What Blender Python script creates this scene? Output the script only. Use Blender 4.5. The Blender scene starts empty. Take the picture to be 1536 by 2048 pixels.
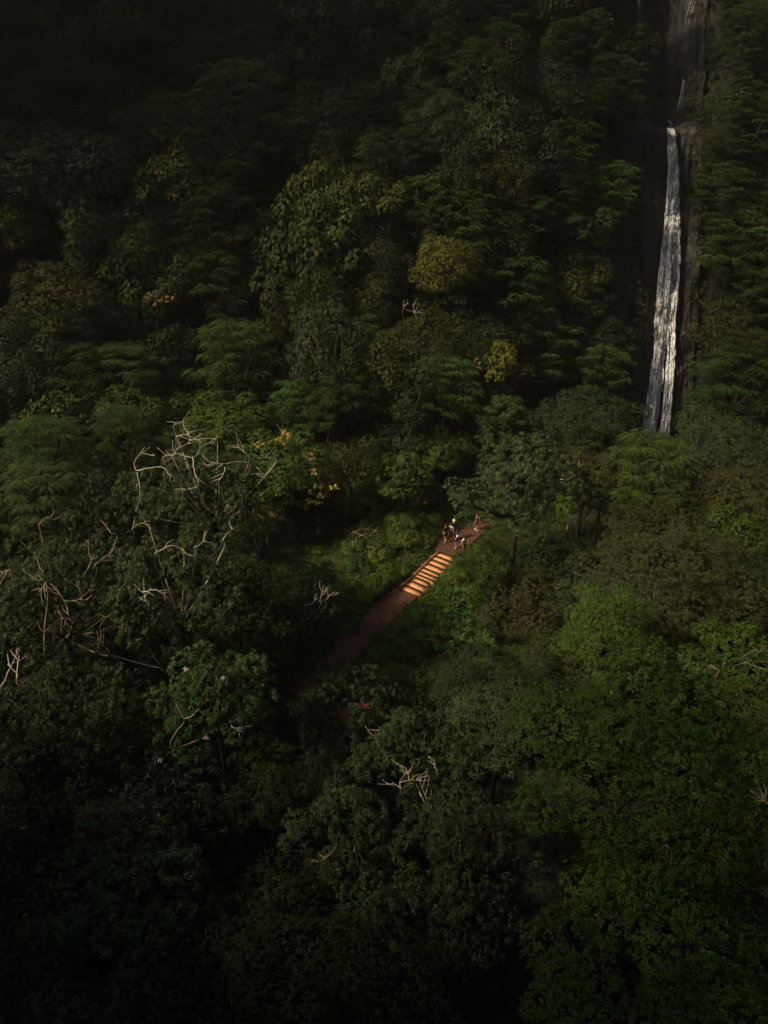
import bpy, math, random
import numpy as np
from mathutils import Vector, Matrix

R = math.radians
rng = np.random.default_rng(7)
random.seed(7)
scene = bpy.context.scene
COL = scene.collection

# ------------------------------------------------------------------ camera
CAM = np.array([0.0, 0.0, 35.0]); PITCH = R(30.0); FPX = 1540.0
cd = bpy.data.cameras.new('camera'); cam = bpy.data.objects.new('camera', cd); COL.objects.link(cam)
cam.location = CAM; cam.rotation_euler = (R(90) - PITCH, 0, 0)
cd.sensor_fit = 'VERTICAL'; cd.sensor_height = 24.0
cd.lens = 24.0 * FPX / 2048.0
cd.clip_start = 0.2; cd.clip_end = 2000
scene.camera = cam

# ------------------------------------------------------------------ sky, sun, exposure
SUN_EL = R(48.0); SUN_H = np.array([-0.955, -0.297])           # horizontal direction towards the sun
world = bpy.data.worlds.new('World'); scene.world = world; world.use_nodes = True
wn = world.node_tree.nodes; wl = world.node_tree.links
sky = wn.new('ShaderNodeTexSky'); sky.sky_type = 'NISHITA'; sky.sun_disc = False
sky.sun_elevation = SUN_EL; sky.sun_rotation = math.atan2(SUN_H[0], SUN_H[1])
sky.air_density = 1.0; sky.dust_density = 2.0; sky.ozone_density = 0.6
wl.new(sky.outputs[0], wn['Background'].inputs[0]); wn['Background'].inputs[1].default_value = 0.12
sd = bpy.data.lights.new('sun', 'SUN'); sun = bpy.data.objects.new('sun', sd); COL.objects.link(sun)
sd.energy = 4.4; sd.angle = R(8.0); sd.color = (1.0, 0.84, 0.60)
tosun = Vector((SUN_H[0] * math.cos(SUN_EL), SUN_H[1] * math.cos(SUN_EL), math.sin(SUN_EL)))
sun.rotation_euler = tosun.to_track_quat('Z', 'Y').to_euler(); sun.location = (-60, 60, 120)
vs = scene.view_settings
vs.view_transform = 'Standard'; vs.look = 'None'; vs.exposure = 0.38; vs.gamma = 1.0; vs.use_curve_mapping = False
scene.cycles.max_bounces = 5; scene.cycles.diffuse_bounces = 2; scene.cycles.glossy_bounces = 2
scene.cycles.transmission_bounces = 3; scene.cycles.transparent_max_bounces = 12

# ------------------------------------------------------------------ pixel helpers (photograph pixels -> rays)
CP, SP = math.cos(PITCH), math.sin(PITCH)
def ray(px, py):
    a = (np.asarray(px, float) - 768) / FPX; b = (1024 - np.asarray(py, float)) / FPX
    d = np.stack([a, CP + b * SP, -SP + b * CP], -1)
    return d / np.linalg.norm(d, axis=-1, keepdims=True)
def pt(px, py, z):
    d = ray(px, py); t = (z - CAM[2]) / d[2]
    return CAM + d * t
def project(p):
    q = np.asarray(p, float) - CAM
    dep = q[..., 1] * CP - q[..., 2] * SP
    up = q[..., 1] * SP + q[..., 2] * CP
    return 768 + FPX * q[..., 0] / dep, 1024 - FPX * up / dep, dep

# ------------------------------------------------------------------ terrain
def hash2(ix, iy, s):
    h = np.sin(ix * 127.1 + iy * 311.7 + s * 74.7) * 43758.5453
    return h - np.floor(h)
def vnoise(x, y, s=0.0):
    ix, iy = np.floor(x), np.floor(y); fx, fy = x - ix, y - iy
    fx = fx * fx * (3 - 2 * fx); fy = fy * fy * (3 - 2 * fy)
    a = hash2(ix, iy, s); b = hash2(ix + 1, iy, s); c = hash2(ix, iy + 1, s); d = hash2(ix + 1, iy + 1, s)
    return (a * (1 - fx) + b * fx) * (1 - fy) + (c * (1 - fx) + d * fx) * fy - 0.5
def fbm(x, y, s=0.0, o=3):
    r = 0; a = 1.0
    for k in range(o):
        r = r + a * vnoise(x, y, s + k * 3.1); x = x * 2.03; y = y * 2.03; a *= 0.5
    return r
def sstep(a, b, x):
    t = np.clip((x - a) / (b - a), 0, 1); return t * t * (3 - 2 * t)

TRAIL_PX = [(600, 1395, -0.4, 1.7), (655, 1345, -0.15, 1.7), (692, 1304, 0.0, 1.8), (747, 1245, 0.05, 2.1), (793, 1203, 0.08, 1.9), (816, 1184, 0.10, 1.75),
            (893, 1108, 1.72, 1.9), (908, 1087, 1.85, 2.0), (928, 1069, 1.92, 2.3), (948, 1058, 1.98, 1.9), (968, 1049, 2.05, 1.2)]
TRAIL = np.array([list(pt(a, b, z)) + [w] for a, b, z, w in TRAIL_PX])
def trail_dist(x, y):
    best = np.full(np.shape(x), 1e9); bz = np.zeros(np.shape(x)); bw = np.ones(np.shape(x)); side = np.zeros(np.shape(x))
    for i in range(len(TRAIL) - 1):
        a, b = TRAIL[i], TRAIL[i + 1]; dx, dy = b[0] - a[0], b[1] - a[1]; l2 = dx * dx + dy * dy
        t = np.clip(((x - a[0]) * dx + (y - a[1]) * dy) / l2, 0, 1)
        ex, ey = x - (a[0] + t * dx), y - (a[1] + t * dy); d = np.hypot(ex, ey)
        m = d < best
        best = np.where(m, d, best); bz = np.where(m, a[2] + t * (b[2] - a[2]), bz); bw = np.where(m, a[3] + t * (b[3] - a[3]), bw)
        side = np.where(m, np.sign(dx * ey - dy * ex), side)     # +1 = left of the walking direction
    return best, bz, bw, side

FALL_X = 27.0
def cliff_foot(x):
    k = sstep(2, 20, x)
    return 59 * (1 - k) + 70.5 * k + fbm(x * 0.09, x * 0 + 3.3, 5.0) * 3.0 + np.clip(x - 34, 0, 99) * -0.35
def height(x, y):
    x = np.asarray(x, float); y = np.asarray(y, float)
    fl = np.interp(y, [-250, -120, -60, -20, 6, 20, 40, 50, 58, 80], [260, 200, 70, 0, -8, -7.5, -1.0, 0.8, 1.8, 3.0])
    fl = fl - 2.0 * sstep(3, 16, x) * sstep(75, 30, y)
    nb = fbm(x * 0.11, y * 0.11, 1.0) * 2.2
    t = y - cliff_foot(x)
    k = sstep(2, 20, x)
    notch = np.exp(-((x - FALL_X) / 2.6) ** 2)
    tc = t - notch * (1.0 + 3.5 * sstep(10.5, 14.5, t))
    left = np.interp(t, [-1, 0, 4, 50, 160], [0, 0.2, 3.0, 50, 230])
    cliff = np.interp(tc, [-1, 0, 9.5, 12.5, 26, 120], [0, 0.3, 27.5, 29.5, 58, 230])
    rise = left * (1 - k) + cliff * k
    z = fl + nb * (0.35 + 0.65 * sstep(0, 12, np.abs(t))) + rise
    z = z + sstep(2, 10, rise) * (fbm(x * 0.22, y * 0.22, 9.0) * 3.0) * (1 - 0.8 * notch)
    # bank on the uphill side of the trail, drop on the stream side
    d, tz, tw, side = trail_dist(x, y)
    bank = tz + np.where(side > 0, 0.42, -0.30) * np.clip(d - tw * 0.5, 0, 9)
    w = 1 - sstep(1.5, 9.0, d)
    z = z * (1 - w) + bank * w
    onst = sstep(46.2, 47.2, y) * sstep(53.4, 52.4, y)
    z = z - (0.10 + 0.5 * onst) * (1 - sstep(0.0, 0.35, d - tw * 0.5))
    # unseen valley walls, added and shaped to shade the near and far ground
    v = y - 0.311 * x
    shade_gate = np.maximum(sstep(27, 12, v), sstep(64, 82, v))
    shade_wall = np.clip(-50 - x, 0, 60)
    z = z + shade_wall * (0.1 + 3.6 * shade_gate)
    z = z + np.clip(-28 - x, 0, 22) * 3.0 * sstep(37, 28, v) * sstep(-30, -10, y)      # unseen spur added on the left to shade the hollow
    z = z + np.clip(x - 55, 0, None) * 1.7
    return z
def march(px, py, H=0.0, t0=8.0, t1=260.0, n=900):
    """first hit of the pixel's ray with the surface terrain + H"""
    d = ray(px, py); ts = np.linspace(t0, t1, n)
    P = CAM + d[..., None, :] * ts[:, None]
    f = P[..., 2] - height(P[..., 0], P[..., 1]) - H
    idx = np.argmax(f < 0, axis=-1)
    idx = np.where(np.any(f < 0, axis=-1), np.maximum(idx, 1), n - 1)
    f0 = np.take_along_axis(f, (idx - 1)[..., None], -1)[..., 0]; f1 = np.take_along_axis(f, idx[..., None], -1)[..., 0]
    tt = ts[idx - 1] + (ts[idx] - ts[idx - 1]) * np.clip(f0 / (f0 - f1 + 1e-9), 0, 1)
    return CAM + d * tt[..., None]

# ------------------------------------------------------------------ materials
def newmat(name):
    m = bpy.data.materials.new(name); m.use_nodes = True
    return m, m.node_tree.nodes, m.node_tree.links, m.node_tree.nodes['Principled BSDF']
def ramp(nodes, stops):
    r = nodes.new('ShaderNodeValToRGB'); e = r.color_ramp.elements
    while len(e) < len(stops): e.new(0.5)
    for el, (p, c) in zip(e, stops):
        el.position = p; el.color = (c[0], c[1], c[2], 1)
    return r
def leaf_mat(name, base, accent=(0.25, 0.14, 0.02), acc=0.03, rough=0.5, trans=0.25, var=0.35):
    m, n, l, b = newmat(name)
    at = n.new('ShaderNodeAttribute'); at.attribute_name = 'tone'
    c = np.array(base)
    rp = ramp(n, [(0.0, c * 0.55), (0.5, c), (1 - acc - 0.06, c * np.array([1.6, 1.5, 1.3])), (1 - acc, np.array(accent) * 0.7), (1.0, accent)])
    l.new(at.outputs['Fac'], rp.inputs[0])
    oi = n.new('ShaderNodeObjectInfo'); mr = n.new('ShaderNodeMapRange')
    mr.inputs[3].default_value = 1 - var; mr.inputs[4].default_value = 1 + var
    l.new(oi.outputs['Random'], mr.inputs[0])
    hs = n.new('ShaderNodeHueSaturation'); l.new(rp.outputs[0], hs.inputs['Color']); l.new(mr.outputs[0], hs.inputs['Value'])
    m2 = n.new('ShaderNodeMapRange'); m2.inputs[3].default_value = 0.475; m2.inputs[4].default_value = 0.525
    mul = n.new('ShaderNodeMath'); mul.operation = 'FRACT'; mm = n.new('ShaderNodeMath'); mm.operation = 'MULTIPLY'; mm.inputs[1].default_value = 17.3
    l.new(oi.outputs['Random'], mm.inputs[0]); l.new(mm.outputs[0], mul.inputs[0]); l.new(mul.outputs[0], m2.inputs[0]); l.new(m2.outputs[0], hs.inputs['Hue'])
    l.new(hs.outputs[0], b.inputs['Base Color']); b.inputs['Roughness'].default_value = rough
    b.inputs['Specular IOR Level'].default_value = 0.12
    tr = n.new('ShaderNodeBsdfTranslucent'); l.new(hs.outputs[0], tr.inputs[0])
    mx = n.new('ShaderNodeMixShader'); mx.inputs[0].default_value = trans
    l.new(b.outputs[0], mx.inputs[1]); l.new(tr.outputs[0], mx.inputs[2])
    l.new(mx.outputs[0], n['Material Output'].inputs[0])
    return m
def plain(name, col, rough=0.7, scale=8.0, amt=0.35, bump=0.0, spec=0.3):
    m, n, l, b = newmat(name)
    tc = n.new('ShaderNodeTexCoord'); nz = n.new('ShaderNodeTexNoise'); nz.inputs['Scale'].default_value = scale; nz.inputs['Detail'].default_value = 5
    l.new(tc.outputs['Object'], nz.inputs['Vector'])
    c = np.array(col); rp = ramp(n, [(0.3, c * (1 - amt)), (0.7, np.minimum(c * (1 + amt), 1.0))])
    l.new(nz.outputs[0], rp.inputs[0]); l.new(rp.outputs[0], b.inputs['Base Color'])
    b.inputs['Roughness'].default_value = rough; b.inputs['Specular IOR Level'].default_value = spec
    if bump:
        bp = n.new('ShaderNodeBump'); bp.inputs['Strength'].default_value = bump; bp.inputs['Distance'].default_value = 0.03
        l.new(nz.outputs[0], bp.inputs['Height']); l.new(bp.outputs[0], b.inputs['Normal'])
    return m
LM = {
    'umbrella': leaf_mat('umbrella_leaf', (0.034, 0.052, 0.018), (0.22, 0.15, 0.02), 0.012, 0.42),
    'umbrella_green': leaf_mat('umbrella_leaf_green', (0.038, 0.066, 0.018), (0.25, 0.16, 0.03), 0.02, 0.42),
    'feather': leaf_mat('feather_leaf', (0.034, 0.062, 0.012), (0.20, 0.12, 0.02), 0.008),
    'feather_deep': leaf_mat('feather_leaf_deep', (0.030, 0.048, 0.012), (0.20, 0.12, 0.02), 0.005),
    'heart': leaf_mat('heart_leaf', (0.040, 0.056, 0.011), (0.34, 0.15, 0.02), 0.015, 0.7),
    'mango': leaf_mat('mango_leaf', (0.034, 0.042, 0.014), (0.16, 0.10, 0.03), 0.02),
    'mango_flush': leaf_mat('mango_leaf_flush', (0.050, 0.052, 0.016), (0.34, 0.20, 0.06), 0.12),
    'mango_green': leaf_mat('mango_leaf_green', (0.056, 0.092, 0.014), (0.10, 0.12, 0.03), 0.02),
    'grey': leaf_mat('grey_leaf', (0.038, 0.054, 0.020), (0.12, 0.12, 0.05), 0.02),
    'yellow': leaf_mat('yellow_leaf', (0.092, 0.104, 0.016), (0.36, 0.29, 0.06), 0.12),
    'gold': leaf_mat('gold_leaf', (0.42, 0.33, 0.09), (0.55, 0.35, 0.10), 0.2),
    'olive': leaf_mat('olive_leaf', (0.042, 0.050, 0.010), (0.20, 0.10, 0.02), 0.015),
    'fan': leaf_mat('fan_leaf', (0.050, 0.088, 0.012), (0.28, 0.17, 0.06), 0.015),
    'fresh': leaf_mat('fresh_leaf', (0.068, 0.108, 0.014), (0.34, 0.25, 0.03), 0.05),
    'ti': leaf_mat('ti_leaf', (0.055, 0.105, 0.020), (0.2, 0.15, 0.03), 0.02, 0.4),
    'cover': leaf_mat('cover_leaf', (0.064, 0.092, 0.014), (0.42, 0.28, 0.03), 0.08),
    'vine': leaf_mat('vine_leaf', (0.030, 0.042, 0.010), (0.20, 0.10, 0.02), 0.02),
    'red': leaf_mat('red_flower', (0.15, 0.055, 0.035), (0.25, 0.08, 0.04), 0.1),
}
BARK = plain('bark', (0.045, 0.036, 0.027), 0.85, 6, 0.5, 0.5)
PALE = plain('pale_bark', (0.62, 0.50, 0.40), 0.7, 3, 0.55, 0.3)
PINK = plain('pink_bark', (0.42, 0.31, 0.24), 0.7, 3, 0.6, 0.3)

# ------------------------------------------------------------------ mesh helpers
def mk_mesh(name, V, F, mat=None, tone=None, smooth=False):
    V = np.asarray(V, np.float32); F = np.asarray(F, np.int32); k = F.shape[1]
    me = bpy.data.meshes.new(name)
    me.vertices.add(len(V)); me.vertices.foreach_set('co', V.ravel())
    me.loops.add(F.size); me.loops.foreach_set('vertex_index', F.ravel())
    me.polygons.add(len(F)); me.polygons.foreach_set('loop_start', np.arange(0, F.size, k, dtype=np.int32))
    me.polygons.foreach_set('loop_total', np.full(len(F), k, np.int32))
    if smooth: me.polygons.foreach_set('use_smooth', np.ones(len(F), bool))
    if tone is not None:
        a = me.attributes.new('tone', 'FLOAT', 'FACE'); a.data.foreach_set('value', np.asarray(tone, np.float32))
    if mat: me.materials.append(mat)
    me.update(calc_edges=True); me.validate()
    return me
def link(name, me, parent=None, loc=(0, 0, 0), rz=0.0, sc=(1, 1, 1)):
    o = bpy.data.objects.new(name, me); COL.objects.link(o)
    o.location = tuple(float(c) for c in loc); o.rotation_euler = (0, 0, rz); o.scale = sc
    if parent: o.parent = parent
    return o
def tag(o, label=None, cat=None, group=None, kind=None):
    if label: o['label'] = label
    if cat: o['category'] = cat
    if group: o['group'] = group
    if kind: o['kind'] = kind
    return o
def unit(a): return a / (np.linalg.norm(a, axis=-1, keepdims=True) + 1e-9)
def leaves(P, D, N, L, W, droop, mid=0.45, fold=0.18):
    """folded two-triangle blades, vectorised"""
    n = len(P); D = unit(D); S = unit(np.cross(D, N)); U = np.cross(S, D)
    L = np.broadcast_to(L, n)[:, None]; W = np.broadcast_to(W, n)[:, None]; droop = np.broadcast_to(droop, n)[:, None]
    m = P + D * L * mid
    a = m + S * W * 0.5 - U * W * fold; b = m - S * W * 0.5 - U * W * fold
    t = P + D * L - U * L * droop
    V = np.stack([P, a, t, b], 1).reshape(-1, 3)
    i = np.arange(n)[:, None] * 4
    F = np.concatenate([i + np.array([0, 1, 2]), i + np.array([0, 2, 3])], 1).reshape(-1, 3)
    return V, F
def broad_leaves(P, D, N, L, W, droop):
    """wide heart-shaped leaves with a lobed base, 6 triangles each"""
    n = len(P); D = unit(D); S = unit(np.cross(D, N)); U = np.cross(S, D)
    L = np.broadcast_to(L, n)[:, None]; W = np.broadcast_to(W, n)[:, None]
    prof = [(0.0, 0, 0), (-0.12, 0.3, -.03), (0.25, 0.5, -.10), (0.65, 0.33, -.10), (1.0, 0, -droop), (0.65, -0.33, -.10), (0.25, -0.5, -.10), (-0.12, -0.3, -.03)]
    V = np.stack([P + D * L * a + S * W * b + U * L * c for a, b, c in prof], 1).reshape(-1, 3)
    i = np.arange(n)[:, None] * 8
    F = np.concatenate([i + np.array([0, k, k + 1]) for k in range(1, 7)], 1).reshape(-1, 3)
    return V, F
def tube(pts, radii, sides=6):
    pts = np.asarray(pts, float); n = len(pts); V = []; F = []
    T = unit(np.gradient(pts, axis=0))
    ref = np.array([0.3, 0.5, 0.81])
    for i in range(n):
        s = np.cross(T[i], ref); s /= np.linalg.norm(s) + 1e-9; u = np.cross(s, T[i])
        for k in range(sides):
            a = 2 * math.pi * k / sides
            V.append(pts[i] + (s * math.cos(a) + u * math.sin(a)) * radii[i])
    for i in range(n - 1):
        for k in range(sides):
            a, b = i * sides + k, i * sides + (k + 1) % sides
            F += [(a, b, b + sides), (a, b + sides, a + sides)]
    for k in range(1, sides - 1):
        F.append((0, k + 1, k)); o = (n - 1) * sides; F.append((o, o + k, o + k + 1))
    return np.array(V), np.array(F)
def merge(parts):
    Vs, Fs, o = [], [], 0
    for V, F in parts:
        Vs.append(V); Fs.append(F + o); o += len(V)
    return np.concatenate(Vs), np.concatenate(Fs)
def box(c0, c1):
    x0, y0, z0 = c0; x1, y1, z1 = c1
    V = np.array([(x, y, z) for z in (z0, z1) for y in (y0, y1) for x in (x0, x1)], float)
    F = np.array([(0, 2, 3, 1), (4, 5, 7, 6), (0, 1, 5, 4), (2, 6, 7, 3), (0, 4, 6, 2), (1, 3, 7, 5)])
    return V, F
def smooth_poly(P, k=4):
    """Catmull-Rom through points"""
    P = np.asarray(P, float)
    if len(P) < 3: 
        t = np.linspace(0, 1, k + 1)[:, None]; return P[0] * (1 - t) + P[-1] * t
    Q = np.vstack([2 * P[0] - P[1], P, 2 * P[-1] - P[-2]]); out = []
    for i in range(len(P) - 1):
        a, b, c, d = Q[i:i + 4]
        for t in np.arange(k) / k:
            out.append(0.5 * (2 * b + (c - a) * t + (2 * a - 5 * b + 4 * c - d) * t * t + (-a + 3 * b - 3 * c + d) * t ** 3))
    out.append(P[-1]); return np.array(out)

# ------------------------------------------------------------------ large structure: ground, cliff, water
def axis(segs):
    out = []
    for a, b, s in segs: out += list(np.arange(a, b, s))
    return np.array(out + [segs[-1][1]])
xs = axis([(-330, -120, 15), (-120, -60, 5), (-60, -44, 2), (-44, 46, 0.6), (46, 60, 2), (60, 170, 10)])
ys = axis([(-240, -24, 9), (-24, 2, 2), (2, 104, 0.6), (104, 130, 2.5), (130, 260, 10)])
X, Y = np.meshgrid(xs, ys); Z = height(X, Y)
V = np.stack([X, Y, Z], -1).reshape(-1, 3)
nx, ny = len(xs), len(ys)
I = (np.arange(ny - 1)[:, None] * nx + np.arange(nx - 1)).ravel()
gm, n, l, b = newmat('forest_soil')
tc = n.new('ShaderNodeTexCoord'); nz = n.new('ShaderNodeTexNoise'); nz.inputs['Scale'].default_value = 1.3; nz.inputs['Detail'].default_value = 8
l.new(tc.outputs['Object'], nz.inputs['Vector'])
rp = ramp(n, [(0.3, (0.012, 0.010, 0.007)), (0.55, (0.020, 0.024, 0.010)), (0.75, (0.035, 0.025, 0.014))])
l.new(nz.outputs[0], rp.inputs[0]); l.new(rp.outputs[0], b.inputs['Base Color']); b.inputs['Roughness'].default_value = 0.9
bp = n.new('ShaderNodeBump'); bp.inputs['Distance'].default_value = 0.3; l.new(nz.outputs[0], bp.inputs['Height']); l.new(bp.outputs[0], b.inputs['Normal'])
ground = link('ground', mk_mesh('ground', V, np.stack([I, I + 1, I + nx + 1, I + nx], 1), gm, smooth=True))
tag(ground, kind='structure')

# rock face in the chute behind the falls: finer, grooved and ledged
def cliff_y(x, z, lo=66.0, hi=110.0):
    lo = np.full(np.shape(x), lo); hi = np.full(np.shape(x), hi)
    for _ in range(36):
        m = 0.5 * (lo + hi); f = height(x, m) < z
        lo = np.where(f, m, lo); hi = np.where(f, hi, m)
    return 0.5 * (lo + hi)
def rock_y(x, z):
    groove = fbm(x * 1.7, z * 0.16, 21.0, 4) * 0.85 + fbm(x * 0.6, z * 0.5, 25.0, 3) * 0.7
    ledge = 0.35 * (np.abs(((z + 1.2 * vnoise(x * 0.5, z * 0.1, 3.)) / 3.1) % 1 - 0.5) - 0.25)
    return cliff_y(x, z) - 0.75 - groove * 0.6 - ledge
rx = np.linspace(23.0, 31.4, 76); rz = np.linspace(1.0, 56.0, 230)
RX, RZ = np.meshgrid(rx, rz)
edge = np.clip(np.minimum((RX - 23.0), (31.4 - RX)) / 1.2, 0, 1)
RY = rock_y(RX, RZ) + (1 - edge) * 1.6
I = (np.arange(229)[:, None] * 76 + np.arange(75)).ravel()
rm, n, l, b = newmat('wet_rock')
tc = n.new('ShaderNodeTexCoord'); mp = n.new('ShaderNodeMapping'); mp.inputs['Scale'].default_value = (1.6, 1.6, 0.35)
nz = n.new('ShaderNodeTexNoise'); nz.inputs['Scale'].default_value = 2.0; nz.inputs['Detail'].default_value = 9
l.new(tc.outputs['Object'], mp.inputs[0]); l.new(mp.outputs[0], nz.inputs['Vector'])
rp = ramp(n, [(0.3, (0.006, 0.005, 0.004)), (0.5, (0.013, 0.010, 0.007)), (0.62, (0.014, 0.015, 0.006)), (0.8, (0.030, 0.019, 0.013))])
l.new(nz.outputs[0], rp.inputs[0]); l.new(rp.outputs[0], b.inputs['Base Color']); b.inputs['Roughness'].default_value = 0.6
bp = n.new('ShaderNodeBump'); bp.inputs['Distance'].default_value = 0.25; l.new(nz.outputs[0], bp.inputs['Height']); l.new(bp.outputs[0], b.inputs['Normal'])
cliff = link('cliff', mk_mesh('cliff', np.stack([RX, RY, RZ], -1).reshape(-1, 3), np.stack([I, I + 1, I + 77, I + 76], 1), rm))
tag(cliff, kind='structure')

# falling water: strands that hug the rock
def rock_lookup(x, z):
    u = np.clip((x - rx[0]) / (rx[-1] - rx[0]) * (len(rx) - 1), 0, len(rx) - 1.001); w = np.clip((z - rz[0]) / (rz[-1] - rz[0]) * (len(rz) - 1), 0, len(rz) - 1.001)
    i, j = u.astype(int), w.astype(int); fu, fw = u - i, w - j
    return (RY[j, i] * (1 - fu) + RY[j, i + 1] * fu) * (1 - fw) + (RY[j + 1, i] * (1 - fu) + RY[j + 1, i + 1] * fu) * fw
def rock_hit(px, py):
    d = ray(px, py); lo = np.full(np.shape(px), 60.0); hi = np.full(np.shape(px), 130.0)
    for _ in range(30):
        m = 0.5 * (lo + hi); P = CAM + d * m[..., None]
        f = P[..., 1] < rock_lookup(P[..., 0], P[..., 2])
        lo = np.where(f, m, lo); hi = np.where(f, hi, m)
    return CAM + d * lo[..., None]
FALL = np.array([(256, 1338, 7), (270, 1340, 9), (330, 1344, 13), (400, 1342, 19), (440, 1341, 23), (500, 1339, 32), (560, 1334, 36), (620, 1329, 38), (680, 1326, 36), (740, 1320, 36), (800, 1313, 38), (870, 1304, 44), (885, 1303, 44)], float)
wm, n, l, b = newmat('white_water')
tc = n.new('ShaderNodeTexCoord'); mp = n.new('ShaderNodeMapping'); mp.inputs['Scale'].default_value = (13, 5, 1.6)
nz = n.new('ShaderNodeTexNoise'); nz.inputs['Scale'].default_value = 1.0; nz.inputs['Detail'].default_value = 6; nz.inputs['Roughness'].default_value = 0.65
l.new(tc.outputs['Object'], mp.inputs[0]); l.new(mp.outputs[0], nz.inputs['Vector'])
b.inputs['Base Color'].default_value = (0.96, 0.96, 0.96, 1); b.inputs['Roughness'].default_value = 0.35; b.inputs['Specular IOR Level'].default_value = 0.5
rp = ramp(n, [(0.40, (0.05, 0.05, 0.05)), (0.50, (1, 1, 1))]); l.new(nz.outputs[0], rp.inputs[0])
tp = n.new('ShaderNodeBsdfTransparent'); mx = n.new('ShaderNodeMixShader')
mm = n.new('ShaderNodeMath'); mm.operation = 'MULTIPLY'; mm.inputs[1].default_value = 0.9
l.new(rp.outputs[0], mm.inputs[0]); l.new(mm.outputs[0], mx.inputs[0]); l.new(tp.outputs[0], mx.inputs[1]); l.new(b.outputs[0], mx.inputs[2]); l.new(mx.outputs[0], n['Material Output'].inputs[0])
def strand_set(name, table, count, wmin, wmax, seed, breaks=0.5):
    r = np.random.default_rng(seed); parts = []
    y0, y1 = table[0, 0], table[-1, 0]
    for k in range(count):
        u = np.clip(r.normal(0, 0.27), -0.5, 0.5)
        a = y0 + (y1 - y0) * (r.random() ** 1.1 if r.random() < breaks else 0.0); ln = r.uniform(60, 420)
        bb = min(a + ln, y1)
        if bb - a < 25: continue
        py = np.linspace(a, bb, max(4, int((bb - a) / 6)))
        cx = np.interp(py, table[:, 0], table[:, 1]); wd = np.interp(py, table[:, 0], table[:, 2])
        if r.random() < 0.25: u = r.choice([-0.42, 0.42]) + r.normal(0, 0.04)
        gap = 0.16 * sstep(640, 760, py) * (1 if u > 0.12 else -0.25)
        px = cx + (u + gap) * wd + vnoise(py * 0.02 + k, py * 0 + 3., 5.) * 5
        P = rock_hit(px, py)
        ph = P[:, 2] / r.uniform(1.3, 2.8) + 0.8 * vnoise(P[:, 2] * .4, P[:, 0] * .5, 9.) + r.uniform(0, 1)      # water steps out over small ledges
        P[:, 1] -= r.uniform(0.08, 0.3) + 0.48 * (1 - (ph - np.floor(ph)))
        w = r.uniform(wmin, wmax) * (0.35 + 0.65 * np.sin(np.linspace(0.15, math.pi - 0.1, len(py)))) * (0.7 + 0.9 * (vnoise(py * 0.05, py * 0 + k * 1.7, 2.) + 0.5))
        V, F = tube(P, w, 4); parts.append((V, F))
    V, F = merge(parts)
    return mk_mesh(name, V, F, wm, smooth=True)
wf = tag(link('waterfall', strand_set('waterfall', FALL, 560, 0.015, 0.09, 3)), 'tall white waterfall streaming down the dark wet rock face', 'waterfall', kind='structure')
UP1 = np.array([(0, 1386, 9), (30, 1378, 11), (58, 1372, 9)], float)
UP2 = np.array([(158, 1367, 5), (190, 1363, 9), (224, 1356, 9)], float)
UP3 = np.array([(240, 1336, 2), (248, 1342, 7), (258, 1339, 9)], float)
parts = []
for tb, cnt, sd_ in ((UP1, 7, 5), (UP2, 6, 6), (UP3, 8, 8)):
    r = np.random.default_rng(sd_)
    for k in range(cnt):
        py = np.linspace(tb[0, 0] - 2 + r.uniform(0, 8), tb[-1, 0] - r.uniform(0, 10), 7); u = r.uniform(-0.5, 0.5)
        P = rock_hit(np.interp(py, tb[:, 0], tb[:, 1]) + u * np.interp(py, tb[:, 0], tb[:, 2]), py); P[:, 1] -= r.uniform(0.1, 0.3)
        parts.append(tube(P, np.full(7, r.uniform(0.012, 0.03)) * np.linspace(1, .4, 7), 4))
V, F = merge(parts)
tag(link('waterfall', mk_mesh('upper_waterfall', V, F, wm, smooth=True)), 'thin faint upper cascade in the dark gully above the main falls', 'waterfall', kind='structure')

# ------------------------------------------------------------------ trail
sm, n, l, b = newmat('trail_mud')
tc = n.new('ShaderNodeTexCoord'); nz = n.new('ShaderNodeTexNoise'); nz.inputs['Scale'].default_value = 3.5; nz.inputs['Detail'].default_value = 10; nz.inputs['Roughness'].default_value = 0.75
l.new(tc.outputs['Object'], nz.inputs['Vector'])
rp = ramp(n, [(0.3, (0.022, 0.008, 0.005)), (0.52, (0.072, 0.024, 0.011)), (0.7, (0.14, 0.052, 0.026))])
l.new(nz.outputs[0], rp.inputs[0]); l.new(rp.outputs[0], b.inputs['Base Color']); b.inputs['Roughness'].default_value = 0.75
bp = n.new('ShaderNodeBump'); bp.inputs['Distance'].default_value = 0.06; l.new(nz.outputs[0], bp.inputs['Height']); l.new(bp.outputs[0], b.inputs['Normal'])
def trail_strip(i0, i1, name):
    c = smooth_poly(TRAIL[i0:i1, :3], 6); w = np.interp(np.linspace(0, 1, len(c)), np.linspace(0, 1, i1 - i0), TRAIL[i0:i1, 3])
    T = unit(np.gradient(c, axis=0)); S = np.stack([T[:, 1], -T[:, 0], 0 * T[:, 0]], -1); S = unit(S)
    m = 9; g = np.linspace(-0.5, 0.5, m)
    V = []
    for i in range(len(c)):
        jit = 1 + 0.16 * vnoise(np.array(i * 0.7), np.array(2.), 4.)
        for q in g:
            p = c[i] + S[i] * q * w[i] * jit * 1.1
            p = p + np.array([0, 0, 0.02 + 0.05 * float(vnoise(np.array(p[0] * 1.9), np.array(p[1] * 1.9), 8.)) + 0.10 * (abs(q) * 2) ** 3])
            V.append(p)
    I = (np.arange(len(c) - 1)[:, None] * m + np.arange(m - 1)).ravel()
    return tag(link(name, mk_mesh(name, V, np.stack([I, I + m, I + m + 1, I + 1], 1)[:, ::-1], sm, smooth=True)), kind='structure')
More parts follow.
